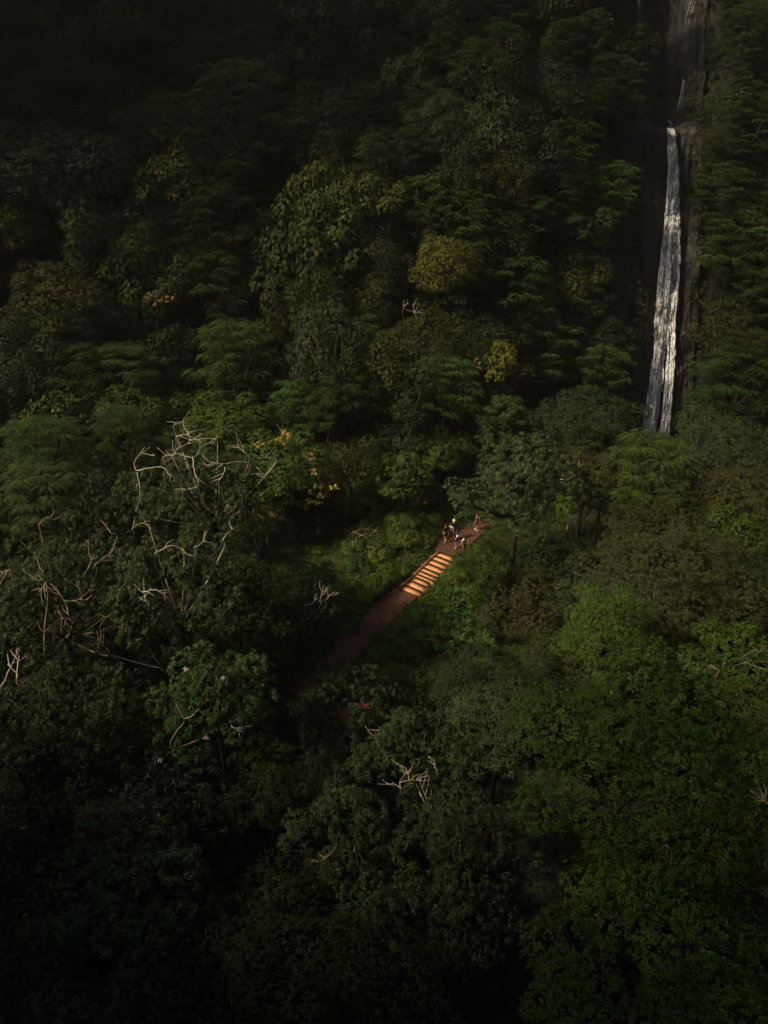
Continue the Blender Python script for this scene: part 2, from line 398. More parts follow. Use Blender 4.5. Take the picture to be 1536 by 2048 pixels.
trail_strip(0, 6, 'trail'); trail_strip(6, 11, 'trail')

# stair flight: each tread a gravel slab behind a dark timber riser, board edging on the uphill side
gravel, n, l, b = newmat('tread_gravel')
tc = n.new('ShaderNodeTexCoord'); nz = n.new('ShaderNodeTexNoise'); nz.inputs['Scale'].default_value = 7; nz.inputs['Detail'].default_value = 9; nz.inputs['Roughness'].default_value = 0.8
l.new(tc.outputs['Object'], nz.inputs['Vector'])
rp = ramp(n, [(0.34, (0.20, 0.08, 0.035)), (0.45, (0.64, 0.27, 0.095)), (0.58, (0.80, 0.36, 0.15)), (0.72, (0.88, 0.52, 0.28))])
l.new(nz.outputs[0], rp.inputs[0]); l.new(rp.outputs[0], b.inputs['Base Color']); b.inputs['Roughness'].default_value = 0.85
bp = n.new('ShaderNodeBump'); bp.inputs['Distance'].default_value = 0.02; l.new(nz.outputs[0], bp.inputs['Height']); l.new(bp.outputs[0], b.inputs['Normal'])
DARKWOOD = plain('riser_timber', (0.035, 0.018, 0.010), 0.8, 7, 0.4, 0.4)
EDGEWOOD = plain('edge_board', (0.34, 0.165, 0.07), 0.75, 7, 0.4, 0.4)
SL = [(801, 1178), (811, 1169), (822, 1160), (829.5, 1152.5), (835, 1147), (841, 1141), (848, 1134.5), (857, 1126), (865, 1118), (873, 1111), (882, 1103)]
RISE = 0.155
left = [pt(a, b_, 0.14 + RISE * i) for i, (a, b_) in enumerate(SL)]
wv = pt(825, 1188.5, 0.14) - pt(801, 1178, 0.14); wv = wv / np.linalg.norm(wv) * 1.6
base = np.array([left[0][0], left[0][1], 0.0])
stairs = bpy.data.objects.new('trail_stairs', None); COL.objects.link(stairs); stairs.location = base
tag(stairs, 'flight of sunlit orange gravel steps with dark timber risers on the trail', 'stairs')
HEX = np.array([(0, 1, 2, 3), (4, 7, 6, 5), (0, 4, 5, 1), (1, 5, 6, 2), (2, 6, 7, 3), (3, 7, 4, 0)])
def slab(p, q, r_, s, th):
    top = np.array([p, q, r_, s]); bot = top - np.array([0, 0, th])
    return np.vstack([bot, top])[[0, 1, 2, 3, 4, 5, 6, 7]] - base, HEX[:, ::-1]
for i in range(len(left) - 1):
    a, c = left[i].copy(), left[i + 1].copy(); zt = a[2]; c[2] = zt
    dirn = unit(c - a)
    tw_ = wv * (1 + 0.10 * math.sin(i * 2.3) + .05 * math.sin(i * 5.1))
    V, F = slab(a + dirn * 0.05, c - dirn * 0.0, c + tw_, a + tw_ + dirn * 0.05, 0.5)
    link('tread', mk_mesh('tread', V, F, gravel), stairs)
    d2 = dirn * 0.10; up = np.array([0, 0, RISE + 0.025])
    cc = left[i + 1] if i + 1 < len(left) else c
    up = np.array([0, 0, RISE + 0.006])
    V, F = slab(c - d2 * 0.35 + up, c + d2 * 0.5 + up, c + d2 * 0.5 + tw_ + up, c - d2 * 0.35 + tw_ + up, 0.30)
    V = V + np.array([0, 0, 0.006 * math.sin(i * 1.7)])
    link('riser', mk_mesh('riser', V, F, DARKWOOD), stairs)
a, c = left[0].copy(), left[0] + wv
dirn = unit((left[1] - left[0]) * np.array([1, 1, 0]))
V, F = slab(a - dirn * 0.06, a + dirn * 0.055, c + dirn * 0.055, c - dirn * 0.06, 0.22)
link('riser', mk_mesh('riser', V, F, DARKWOOD), stairs)
wn_ = unit(wv)
for k, (i0, i1) in enumerate(((0, 3), (3, 6), (6, 8), (8, 10))):
    a = left[i0] + np.array([0, 0, 0.16]); c = left[i1] + np.array([0, 0, 0.13])
    V, F = slab(a - wn_ * 0.14, c - wn_ * 0.14, c - wn_ * 0.07, a - wn_ * 0.07, 0.22)
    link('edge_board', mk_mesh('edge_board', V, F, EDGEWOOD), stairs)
    p = a - wn_ * 0.19
    V, F = box((p[0] - .04, p[1] - .04, p[2] - .5), (p[0] + .04, p[1] + .04, p[2] + .1)); link('post', mk_mesh('post', V - base, F, EDGEWOOD), stairs)

# ------------------------------------------------------------------ people
def skin_mesh(name, verts, edges, mat, sub=1):
    me = bpy.data.meshes.new(name + '_cage'); me.from_pydata([v[:3] for v in verts], edges, [])
    ob = bpy.data.objects.new(name + '_cage', me); COL.objects.link(ob)
    md = ob.modifiers.new('Skin', 'SKIN'); md.use_smooth_shade = True
    for i, v in enumerate(verts):
        sv = me.skin_vertices[0].data[i]; sv.radius = (v[3], v[4] if len(v) > 4 else v[3]); sv.use_root = (i == 0)
    if sub:
        s = ob.modifiers.new('Sub', 'SUBSURF'); s.levels = sub; s.render_levels = sub
    dg = bpy.context.evaluated_depsgraph_get(); out = bpy.data.meshes.new_from_object(ob.evaluated_get(dg))
    out.name = name; out.materials.clear(); out.materials.append(mat)
    bpy.data.objects.remove(ob); bpy.data.meshes.remove(me)
    return out
SKIN = plain('skin', (0.36, 0.20, 0.135), .55, 4, .1); HAIR = plain('hair', (.03, .02, .015), .5, 20, .4)
CL = {k: plain('cloth_' + k, c, .8, 10, .15) for k, c in {'white': (.82, .80, .78), 'black': (.018, .018, .02), 'navy': (.03, .035, .06), 'orange': (.50, .20, .07), 'grey': (.16, .15, .15), 'red': (.50, .05, .04), 'cream': (.75, .66, .55), 'shoe': (.85, .83, .80)}.items()}
def person(px, py, z, face, label, top, legs, long_legs=True, sleeves=0.5, stride=0.0, height_=1.68, shoes='shoe', hat=None, extra=None, arm=0.0, hair_long=False):
    p = pt(px, py, z); s = height_ / 1.72
    root = tag(link('person', None, None, p, face, (1, 1, 1)), label, 'person'); root.scale = (s, s, s)
    hipz = .90 - .25 * abs(stride) * .15
    J = {}; J['pel'] = (0, 0, .95); J['waist'] = (0, .0, 1.08); J['chest'] = (0, .0, 1.30); J['neck'] = (0, 0, 1.46); J['head0'] = (0, .015, 1.54); J['head'] = (0, .02, 1.63); J['crown'] = (0, 0, 1.71)
    verts = [(*J['pel'], .145, .105), (*J['waist'], .125, .095), (*J['chest'], .155, .105), (0, 0, 1.40, .10, .08), (*J['neck'], .055), (*J['head0'], .065, .075), (*J['head'], .078, .095), (*J['crown'], .05, .06), (0, .115, 1.60, .014)]
    edges = [(0, 1), (1, 2), (2, 3), (3, 4), (4, 5), (5, 6), (6, 7), (6, 8)]
    shirt = [(*J['pel'], .158, .118), (*J['waist'], .142, .112), (*J['chest'], .172, .122), (0, 0, 1.41, .11, .09)]; se = [(0, 1), (1, 2), (2, 3)]
    pants = [(0, 0, .99, .155, .115), (0, 0, .90, .15, .118)]; pe = [(0, 1)]
    shoesm = []
    for sg in (-1, 1):
        st = stride * sg
        hip = (.085 * sg, 0, .88); knee = (.095 * sg, .20 * st + .02, .49 + .02 * abs(st)); ank = (.10 * sg, .30 * st - (.06 if st < 0 else 0), .085 + (.05 if st < 0 else 0)); toe = (.115 * sg, ank[1] + .15, ank[2] - .05)
        i = len(verts); verts += [(*hip, .088), (*knee, .058), ((knee[0] + ank[0]) / 2, (knee[1] + ank[1]) / 2 - .015, (knee[2] + ank[2]) / 2 + .04, .054), (*ank, .040), (*toe, .040, .03)]
        edges += [(0, i), (i, i + 1), (i + 1, i + 2), (i + 2, i + 3), (i + 3, i + 4)]
        j = len(pants)
        if long_legs:
            pants += [(*hip, .105), (*knee, .076), (ank[0], ank[1], ank[2] + .05, .062)]; pe += [(1, j), (j, j + 1), (j + 1, j + 2)]
        else:
            mid = tuple(.25 * a + .75 * b_ for a, b_ in zip(hip, knee)); pants += [(*hip, .108), (*mid, .09)]; pe += [(1, j), (j, j + 1)]
        sh = skin_mesh('shoe', [(ank[0], ank[1] - .03, ank[2] - .035, .048), (ank[0], ank[1] + .05, ank[2] - .04, .048, .04), (toe[0], toe[1] + .03, toe[2] + .0, .045, .03)], [(0, 1), (1, 2)], CL[shoes])
        link('shoe', sh, root)
        # arm
        ar = arm if sg > 0 else arm * .4
        sho = (.19 * sg, 0, 1.37); elb = (.25 * sg, -.03 + .18 * ar - .14 * st, 1.10); wri = (.25 * sg - .06 * sg * ar, .08 + .26 * ar - .10 * st, .88 + .22 * ar); palm = tuple(w + (w - e) * .26 for w, e in zip(wri, elb))
        i = len(verts); verts += [(*sho, .058), (*elb, .042), (*wri, .028), (*palm, .038, .018)]; edges += [(3, i), (i, i + 1), (i + 1, i + 2), (i + 2, i + 3)]
        fd = unit(np.array(palm) - np.array(wri)); side = np.array([0, 1.0, 0]); side = unit(side - fd * (side @ fd)); inn = np.cross(fd, side) * sg
        for f in range(5):
            i2 = len(verts)
            if f == 4:
                b0 = np.array(wri) * .5 + np.array(palm) * .5 + side * .03; q1 = b0 + side * .02 + fd * .03; q2 = q1 + fd * .03
            else:
                b0 = np.array(palm) + side * (.027 - .018 * f) + fd * .02; ln = (.040, .046, .043, .034)[f]; q1 = b0 + fd * ln; q2 = q1 + fd * ln * .6 - inn * ln * .5
            verts += [(*q1, .009), (*q2, .008)]; edges += [(i + 3, i2), (i2, i2 + 1)]
        j = len(shirt); e2 = tuple(a + (b_ - a) * min(1, sleeves * 2) for a, b_ in zip(sho, elb))
        shirt += [(*sho, .072), (*e2, .06)]; se += [(3, j), (j, j + 1)]
        if sleeves > .6: shirt += [(*wri, .043)]; se += [(j + 1, j + 2)]
    link('body', skin_mesh('body', verts, edges, SKIN), root)
    link('shirt', skin_mesh('shirt', shirt, se, CL[top]), root)
    link('trousers', skin_mesh('trousers', pants, pe, CL[legs]), root)
    hv = [(0, -.03, 1.66, .092, .10), (0, -.02, 1.72, .075, .08), (0, -.07, 1.60, .07, .06)]; he = [(0, 1), (0, 2)]
    if hair_long: hv.append((0, -.10, 1.42, .06, .04)); he.append((2, 3))
    link('hair', skin_mesh('hair', hv, he, HAIR), root)
    for sg in (-1, 1):
        V, F = tube([(.032 * sg, .098, 1.64), (.032 * sg, .112, 1.64)], [.012, .009], 6); link('eye', mk_mesh('eye', V, F, HAIR), root)
        V, F = tube([(.09 * sg, .01, 1.60), (.10 * sg, .0, 1.64)], [.018, .018], 6); link('ear', mk_mesh('ear', V, F, SKIN), root)
    V, F = tube([(-.025, .10, 1.565), (0, .112, 1.562), (.025, .10, 1.565)], [.006, .008, .006], 5); link('mouth', mk_mesh('mouth', V, F, plain('lips', (.35, .12, .1))), root)
    if hat:
        V, F = tube([(0, 0, 1.665), (0, 0, 1.70), (0, 0, 1.76), (0, 0, 1.79)], [.125, .118, .10, .05], 14); F2 = F
        B, BF = tube([(0, .06, 1.672), (0, .20, 1.655)], [.085, .07], 8); B[:, 2] = 1.665 + (B[:, 2] - 1.665) * .12
        V, F = merge([(V, F), (B, BF)]); link('hat', mk_mesh('hat', V, F, CL[hat], smooth=True), root)
    if extra == 'jacket':
        link('waist_jacket', skin_mesh('waist_jacket', [(0, 0, 1.06, .165, .13), (0, 0, .96, .17, .135), (0, -.08, .80, .15, .07), (.06, .14, .92, .045), (.08, .15, .78, .04)], [(0, 1), (1, 2), (1, 3), (3, 4)], CL['orange']), root)
    if extra and extra.startswith('pack'):
        link('backpack', skin_mesh('backpack', [(0, -.17, 1.10, .13, .09), (0, -.19, 1.26, .145, .095), (0, -.16, 1.40, .11, .07)], [(0, 1), (1, 2)], CL[extra[5:]]), root)
    return root
person(906, 1078, 1.93, R(190), 'tallest hiker of the trail group, dark shirt with orange jacket tied round the waist', 'navy', 'black', True, .5, .15, 1.78, 'black', 'cream', 'jacket', .5)
person(900.5, 1081, 1.92, R(170), 'hiker in a white shirt, black trousers and white shoes', 'white', 'black', True, .4, .1, 1.62, arm=.6)
person(890.5, 1083.5, 1.90, R(200), 'hiker in dark clothes with bare lower legs and white shoes beside the bank', 'black', 'black', False, .4, .2, 1.62)
person(912, 1096, 1.88, R(20), 'hiker with a white backpack, seen from behind at the top of the steps', 'black', 'navy', False, .4, .3, 1.62, extra='pack_white', arm=.3)
person(927, 1106, 1.82, R(40), 'hiker in a cream top half hidden by the shrub at the top of the steps', 'cream', 'grey', True, .4, .1, 1.6, arm=.4, hair_long=True)
person(953, 1061, 1.99, R(60), 'hiker with a red backpack under the trees at the far end of the clearing', 'grey', 'black', False, .5, .3, 1.66, extra='pack_red')
person(723, 1256, .05, R(215), 'lone hiker in black walking up the muddy lower trail', 'black', 'black', False, .3, .6, 1.66, shoes='grey', arm=.4)
# ------------------------------------------------------------------ crowns
def dome_lobes(r, Rr, flat=0.7, n=16, lo=-0.2, lr=(0.30, 0.46)):
    L = []
    for k in range(n):
        z = lo + (1 - lo) * ((k + 0.5) / n); a = k * 2.399963 + r.uniform(-0.5, 0.5); h = math.sqrt(max(0, 1 - z * z))
        d = r.uniform(0.42, 0.98) * Rr
        L.append((d * h * math.cos(a), d * h * math.sin(a), d * z * flat, r.uniform(*lr) * Rr * (1.15 - 0.35 * (d / Rr - .42) / .56)))
    return np.array(L)
def shell(r, L, dens, flat=0.8, inner=0.25, zmin=-0.5):
    Ps, Ns = [], []
    for cx, cy, cz, rr in L:
        m = int(dens * 1.55 * 4 * math.pi * rr * rr * 0.75) + 3
        v = unit(r.normal(size=(m, 3))); v = v[v[:, 2] > zmin]
        rad = rr * (1 - inner * r.random(len(v)) ** 2 + 0.10 * r.normal(size=len(v)))
        P = np.array([cx, cy, cz]) + v * rad[:, None] * np.array([1, 1, flat]); Ps.append(P); Ns.append(v)
    P = np.concatenate(Ps); N = np.concatenate(Ns)
    keep = np.ones(len(P), bool)
    for cx, cy, cz, rr in L:
        keep &= np.linalg.norm((P - np.array([cx, cy, cz])) / np.array([1, 1, flat]), axis=1) > rr * 0.72
    return P[keep], N[keep]
def whorl(r, P, N, k, L, W, phi=(-35, 25), droop=0.2, upw=0.7, tmul=1.0):
    m = len(P); A = unit(N + np.array([0, 0, upw])); ref = np.where(np.abs(A[:, 2:3]) > 0.9, np.array([[1, 0, 0.]]), np.array([[0, 0, 1.]]))
    U = unit(np.cross(A, ref)); Wv = np.cross(A, U)
    az = (np.arange(k) * 2 * math.pi / k)[None] + r.uniform(0, 6.3, (m, 1)) + r.normal(0, 0.2, (m, k))
    ph = np.radians(r.uniform(phi[0], phi[1], (m, k)))
    D = (U[:, None] * np.cos(az)[..., None] + Wv[:, None] * np.sin(az)[..., None]) * np.cos(ph)[..., None] + A[:, None] * np.sin(ph)[..., None]
    PP = np.repeat(P, k, 0); DD = D.reshape(-1, 3); NN = np.repeat(A, k, 0)
    L = L * .78; W = W * .80
    Ls = L * r.uniform(0.7, 1.25, m * k); Ws = W * r.uniform(0.8, 1.2, m * k)
    V, F = leaves(PP + DD * 0.02, DD, NN, Ls, Ws, droop)
    tone = np.repeat(np.clip(np.repeat(r.beta(2, 2, m), k) * 0.65 + 0.35 * r.random(m * k), 0, 1), 2)
    return V, F, tone
def crown(kind, seed, Rr):
    r = np.random.default_rng(seed)
    if kind in ('mango', 'dome'):
        n = int(10 + Rr * 4); L = dome_lobes(r, Rr, 0.85, n + 5, -0.6, (0.26, 0.42))
        P, N = shell(r, L, 11 if kind == 'mango' else 12)
        return (*whorl(r, P, N, 7, 0.22 if kind == 'mango' else 0.17, 0.06 if kind == 'mango' else 0.09, (-50, 30), 0.25), L)
    if kind == 'tower':
        L = []
        for k in range(12):
            L.append((r.normal(0, .35) * Rr, r.normal(0, .35) * Rr, (k / 11 - 0.6) * 2.4 * Rr, r.uniform(.32, .5) * Rr))
        L = np.array(L); P, N = shell(r, L, 8.0)
        return (*whorl(r, P, N, 7, 0.22, 0.09, (-50, 30), 0.25), L)
    if kind == 'umbrella':
        n = int(8 + Rr * 4); L = dome_lobes(r, Rr, 0.8, n + 4, -0.5, (0.22, 0.36))
        P, N = shell(r, L, 4.6, inner=0.4)
        return (*whorl(r, P, N, 10, 0.30, 0.075, (-45, -2), 0.28, 1.3), L)
    if kind == 'fan':
        n = int(9 + Rr * 4); L = dome_lobes(r, Rr, 0.55, n, -0.1, (0.26, 0.42))
        P, N = shell(r, L, 14, inner=0.4)
        return (*whorl(r, P, N, 5, 0.16, 0.095, (-40, 25), 0.15, 1.0), L)
    if kind == 'heart':
        n = int(9 + Rr * 4); L = dome_lobes(r, Rr, 0.95, n, -0.3, (0.28, 0.42))
        P, N = shell(r, L, 21, inner=0.35)
        D = unit(N * 0.6 + np.array([0, 0, -1.0]) + r.normal(0, .25, P.shape)); NN = unit(N + np.array([0, 0, .5]))
        Ls = r.uniform(0.16, 0.28, len(P))
        V, F = broad_leaves(P, D, NN, Ls, Ls * 0.82, 0.12)
        return V, F, np.repeat(r.beta(2, 2, len(P)), 6), L
    if kind == 'feather':
        plats = []; n = int(38 + Rr * 12)
        for k in range(n):
            z = -0.75 + 1.7 * (k / (n - 1)); h = math.sqrt(max(0.05, 1 - (max(z, 0)) ** 2)) * (1 - 0.25 * max(-z, 0))
            a = k * 2.4 + r.uniform(-.5, .5); d = Rr * h * r.uniform(0.35, 0.85)
            plats.append((d * math.cos(a), d * math.sin(a), z * Rr * 0.75, Rr * r.uniform(.14, .24)))
        Ps, Ds, Ns, Ls, Ws, tn = [], [], [], [], [], []
        for cx, cy, cz, rr in plats:
            nf = int(9 + rr * 5); tp_ = r.beta(2, 2)
            for j in range(nf):
                az = 6.283 * j / nf + r.uniform(-.2, .2); out = np.array([math.cos(az), math.sin(az), 0]); side = np.array([-out[1], out[0], 0])
                ln = rr * r.uniform(.75, 1.15); st = rr * r.uniform(0.05, 0.3); q = 10
                s = np.linspace(0.12, 1, q); zz = 0.10 * np.sin(s * 2.2) * ln - 0.40 * ln * s ** 2.6 + r.uniform(-.08, .12)
                ax = np.array([cx, cy, cz]) + out * st + out * (s * ln)[:, None] + np.stack([0 * s, 0 * s, zz], -1)
                ll = 0.14 * np.sin(np.clip(s * 2.9, 0, 3.1)) * 1.0 + 0.05
                for sg in (-1, 1):
                    Ps.append(ax); Ds.append(np.tile(side * sg * 0.9 + out * 0.5 + np.array([0, 0, -.28]), (q, 1))); Ns.append(np.tile([0, 0, 1.0], (q, 1)))
                    Ls.append(ll * r.uniform(.85, 1.15)); Ws.append(np.full(q, max(0.05, ln / q * 0.8))); tn.append(np.clip(0.5 * tp_ + 0.5 * r.random(q), 0, 1))
        V, F = leaves(np.concatenate(Ps), np.concatenate(Ds), np.concatenate(Ns), np.concatenate(Ls), np.concatenate(Ws), 0.15)
        return V, F, np.repeat(np.concatenate(tn), 2), np.array(plats)
    if kind == 'sparse':
        L = dome_lobes(r, Rr, 0.8, 6, -0.2, (0.16, 0.28)); P, N = shell(r, L, 11, inner=.6)
        return (*whorl(r, P, N, 6, 0.17, 0.10, (-40, 30), 0.2), L)
    if kind == 'shrub':
        L = dome_lobes(r, Rr, 0.6, 9, 0.0, (0.30, 0.5)); P, N = shell(r, L, 48)
        return (*whorl(r, P, N, 6, 0.105, 0.058, (-30, 45), 0.2), L)
def limbs(L, r, Rr, base_r):
    parts = []; fork = np.array([0, 0, -0.55 * Rr])
    for cx, cy, cz, rr in L[:: max(1, len(L) // 9)]:
        e = np.array([cx, cy, cz]); m = fork * 0.45 + e * 0.55 + np.array([r.normal(0, .12), r.normal(0, .12), -0.08]) * Rr
        P = smooth_poly([fork, m, e], 3); parts.append(tube(P, np.linspace(base_r * .55, base_r * .14, len(P)), 5))
    return merge(parts)
PROTO = {}
SIZES = {'mango': (2.0, 3.6, 5.2), 'dome': (2.0, 3.4), 'umbrella': (2.2, 3.6), 'fan': (2.4, 4.4), 'heart': (1.8, 2.8), 'feather': (2.4, 3.8), 'tower': (1.4, 2.6), 'sparse': (1.0,), 'shrub': (0.8,)}
NVAR = {'mango': 2, 'dome': 3, 'umbrella': 3, 'fan': 2, 'heart': 3, 'feather': 4, 'tower': 3, 'sparse': 3, 'shrub': 4}
def proto(kind, Rr, var):
    s = min(SIZES[kind], key=lambda q: abs(math.log(q / Rr))); key = (kind, s, var % NVAR[kind])
    if key not in PROTO:
        seed = hash((len(kind) * 31 + ord(kind[0]) * 7 + int(s * 10), key[2])) % 99991
        V, F, T, L = crown(kind, seed, s)
        me = mk_mesh(kind + '_crown', V, F, LM['olive'], T)
        LV, LF = limbs(L, np.random.default_rng(seed), s, 0.05 * s + 0.06)
        PROTO[key] = (me, mk_mesh('branch', LV, LF, BARK, smooth=True), s, L)
    return PROTO[key]
TV, TF = tube(smooth_poly([(0, 0, -0.05), (0.03, 0.02, 0.2), (-0.03, 0.03, 0.55), (0, 0, 1.0)], 3), np.interp(np.linspace(0, 1, 10), [0, .12, 1], [1.7, 1.0, .55]), 8)
TRUNK = mk_mesh('trunk', TV, TF, BARK, smooth=True)
def setmat(o, m):
    o.material_slots[0].link = 'OBJECT'; o.material_slots[0].material = m
NT = 0
def plant_tree(name, x, y, H, Rr, kind, mat, label, group=None, cat='tree', bark=None, rz=None):
    """thing: root at the ground, with trunk, branches and crown; H is the height of the crown's centre"""
    global NT; NT += 1
    r = np.random.default_rng(NT)
    me, bm, s, L = proto(kind, Rr, int(r.integers(0, 9)))
    k = Rr / s; zg = float(height(x, y))
    root = link(name, None, None, (x, y, zg - 0.1)); tag(root, label, cat, group)
    a = r.uniform(0, 6.28) if rz is None else rz
    c = link('crown', me, root, (0, 0, H), a, (k * r.uniform(.85, 1.2), k * r.uniform(.85, 1.2), k * r.uniform(.85, 1.2))); setmat(c, LM[mat])
    br = link('branches', bm, root, (0, 0, H), a, (k, k, k)); br.name = 'branch'
    tl = max(0.3, H - 0.5 * Rr); tr = 0.045 * Rr + 0.05
    t = link('trunk', TRUNK, root, (0, 0, 0), r.uniform(0, 6), (tr, tr, tl))
    if bark: setmat(t, bark); setmat(br, bark)
    return root
def tree_at(px, py, wpx, kind, mat, H, label, group=None, name='forest_tree', cat='tree', bark=None):
    p = march(np.array(px), np.array(py), H); dep = project(p)[2]
    Rr = 0.5 * wpx * dep / FPX
    return plant_tree(name, p[0], p[1], H, Rr, kind, mat, label, group, cat, bark)

HAND = []   # (px, py, width) of trees set one by one, for the fill to keep clear of
def T(px, py, w, kind, mat, H, label, name='forest_tree', bark=None):
    HAND.append((px, py, w)); return tree_at(px, py, w, kind, mat, H, label, None, name, 'tree', bark)

# right of the falls and round its foot
T(1300, 945, 230, 'feather', 'feather', 9, 'green feathery tree directly in front of the foot of the waterfall', 'feathery_tree')
T(1180, 900, 150, 'feather', 'feather_deep', 8, 'small dark feathery tree left of the waterfall foot', 'feathery_tree')
T(1440, 920, 190, 'mango', 'grey', 9, 'rounded grey green tree on the right beside the waterfall foot', 'broadleaf_tree')
T(1480, 770, 210, 'feather', 'feather', 7, 'layered feathery tree clinging to the slope right of the falls', 'feathery_tree')
T(1470, 480, 200, 'feather', 'feather', 7, 'flat spreading feathery tree high on the slope right of the falls', 'feathery_tree')
T(1415, 1020, 130, 'tower', 'mango_flush', 8, 'slim leafy tree with yellowish tips behind the big dark dome tree', 'broadleaf_tree')
T(1345, 1175, 320, 'mango', 'mango', 11, 'broad dense dark olive dome shaped tree', 'dome_tree')
T(1215, 1265, 210, 'mango', 'mango_green', 12, 'bright green rounded tree in front of the dark dome tree', 'rounded_tree')
T(1050, 1205, 150, 'mango', 'mango_flush', 2.6, 'rounded tree flecked with pale yellow leaf tips right of the steps', 'rounded_tree')
T(972, 1130, 130, 'mango', 'mango_green', 3.2, 'green leafy tree close beside the top of the steps', 'broadleaf_tree')
T(985, 1365, 210, 'mango', 'grey', 6, 'large soft grey green tree below the spiky ti plants', 'broadleaf_tree')
T(1290, 1345, 170, 'mango', 'mango', 11, 'olive tree between the bright green tree and the big fan leaved tree', 'rounded_tree')
T(1000, 1450, 200, 'mango', 'grey', 12, 'dim grey green tree below the large soft grey tree', 'broadleaf_tree')
T(1040, 970, 250, 'umbrella', 'umbrella', 9, 'broad grey green umbrella leaved tree overhanging the end of the trail', 'umbrella_tree')
# middle slope
T(885, 535, 140, 'dome', 'yellow', 11, 'tree with glowing yellow crown standing highest of the yellow trees', 'yellow_tree')
T(985, 725, 115, 'dome', 'yellow', 10, 'yellow green tree with a lumpy crown in the middle of the slope', 'yellow_tree')
T(975, 800, 120, 'tower', 'mango_flush', 7, 'leafy column with dull yellow tips under the lumpy yellow green tree', 'broadleaf_tree')
T(665, 700, 190, 'dome', 'grey', 10, 'umbrella topped grey green tree with a bare forked pinkish trunk', 'forked_tree', PINK)
T(835, 800, 130, 'tower', 'grey', 9, 'tall grey green tree like a column in mid slope', 'broadleaf_tree')
T(470, 720, 230, 'feather', 'feather', 9, 'bright green layered feathery tree in mid slope', 'feathery_tree')
T(1030, 590, 200, 'feather', 'feather', 8, 'wide feathery tree right of the highest yellow tree', 'feathery_tree')
T(1080, 700, 190, 'feather', 'feather_deep', 8, 'dark feathery tree right of the lumpy yellow green tree', 'feathery_tree')
T(1130, 850, 130, 'dome', 'grey', 7, 'small rounded grey green tree at the cliff foot', 'broadleaf_tree')
T(300, 560, 190, 'heart', 'heart', 8, 'tall tree hung with big drooping heart shaped leaves and a yellow sprig', 'heart_leaf_tree')
T(350, 690, 130, 'heart', 'heart', 7, 'lower tree of hanging heart shaped leaves', 'heart_leaf_tree')
T(620, 530, 210, 'heart', 'heart', 7, 'wide tree of hanging heart shaped leaves left of the highest yellow tree', 'heart_leaf_tree')
T(660, 410, 170, 'heart', 'heart', 7, 'dim heart leaved tree higher up the slope', 'heart_leaf_tree')
T(110, 600, 210, 'dome', 'olive', 8, 'rounded olive tree with yellow flecks at the left end of the slope', 'broadleaf_tree')
T(90, 900, 220, 'feather', 'feather', 10, 'deep green tree with tiers of feathery fronds beside the pale bare limbs', 'feathery_tree')
T(245, 880, 180, 'feather', 'feather', 10, 'fern fronded tree just behind the pale curved limbs', 'feathery_tree')
T(90, 1000, 200, 'feather', 'feather_deep', 10, 'lower dark feathery tree above the umbrella leaved canopy', 'feathery_tree')
T(545, 985, 130, 'dome', 'olive', 5, 'yellowing tree beside the pale curved limbs', 'broadleaf_tree')
T(640, 990, 90, 'tower', 'mango_flush', 4, 'slender tree trailing golden leaves above the trail bank', 'broadleaf_tree')
T(700, 930, 140, 'dome', 'olive', 6, 'dim olive tree at the top of the trail bank', 'broadleaf_tree')
T(800, 945, 120, 'dome', 'cover', 4.3, 'green and yellow bushy tree at the head of the trail bank', 'broadleaf_tree')
T(765, 880, 130, 'dome', 'grey', 5, 'squat grey green tree behind the trail bank', 'broadleaf_tree')
T(865, 905, 120, 'mango', 'mango_green', 4.2, 'squat bright green tree behind the group of hikers', 'broadleaf_tree')
T(735, 1000, 95, 'dome', 'fresh', 1.8, 'fresh green bush at the top of the trail bank', 'leafy_bush')
T(845, 985, 100, 'heart', 'cover', 1.8, 'bush of broad yellow green leaves at the top of the trail bank', 'leafy_bush')
T(440, 460, 220, 'feather', 'olive', 10, 'olive tree with a flat feathery top high on the slope', 'feathery_tree')
T(480, 240, 260, 'feather', 'olive', 13, 'tall flat topped tree in the dark upper forest', 'feathery_tree')
T(110, 340, 250, 'dome', 'grey', 12, 'large dim round crowned tree high on the left slope', 'broadleaf_tree')

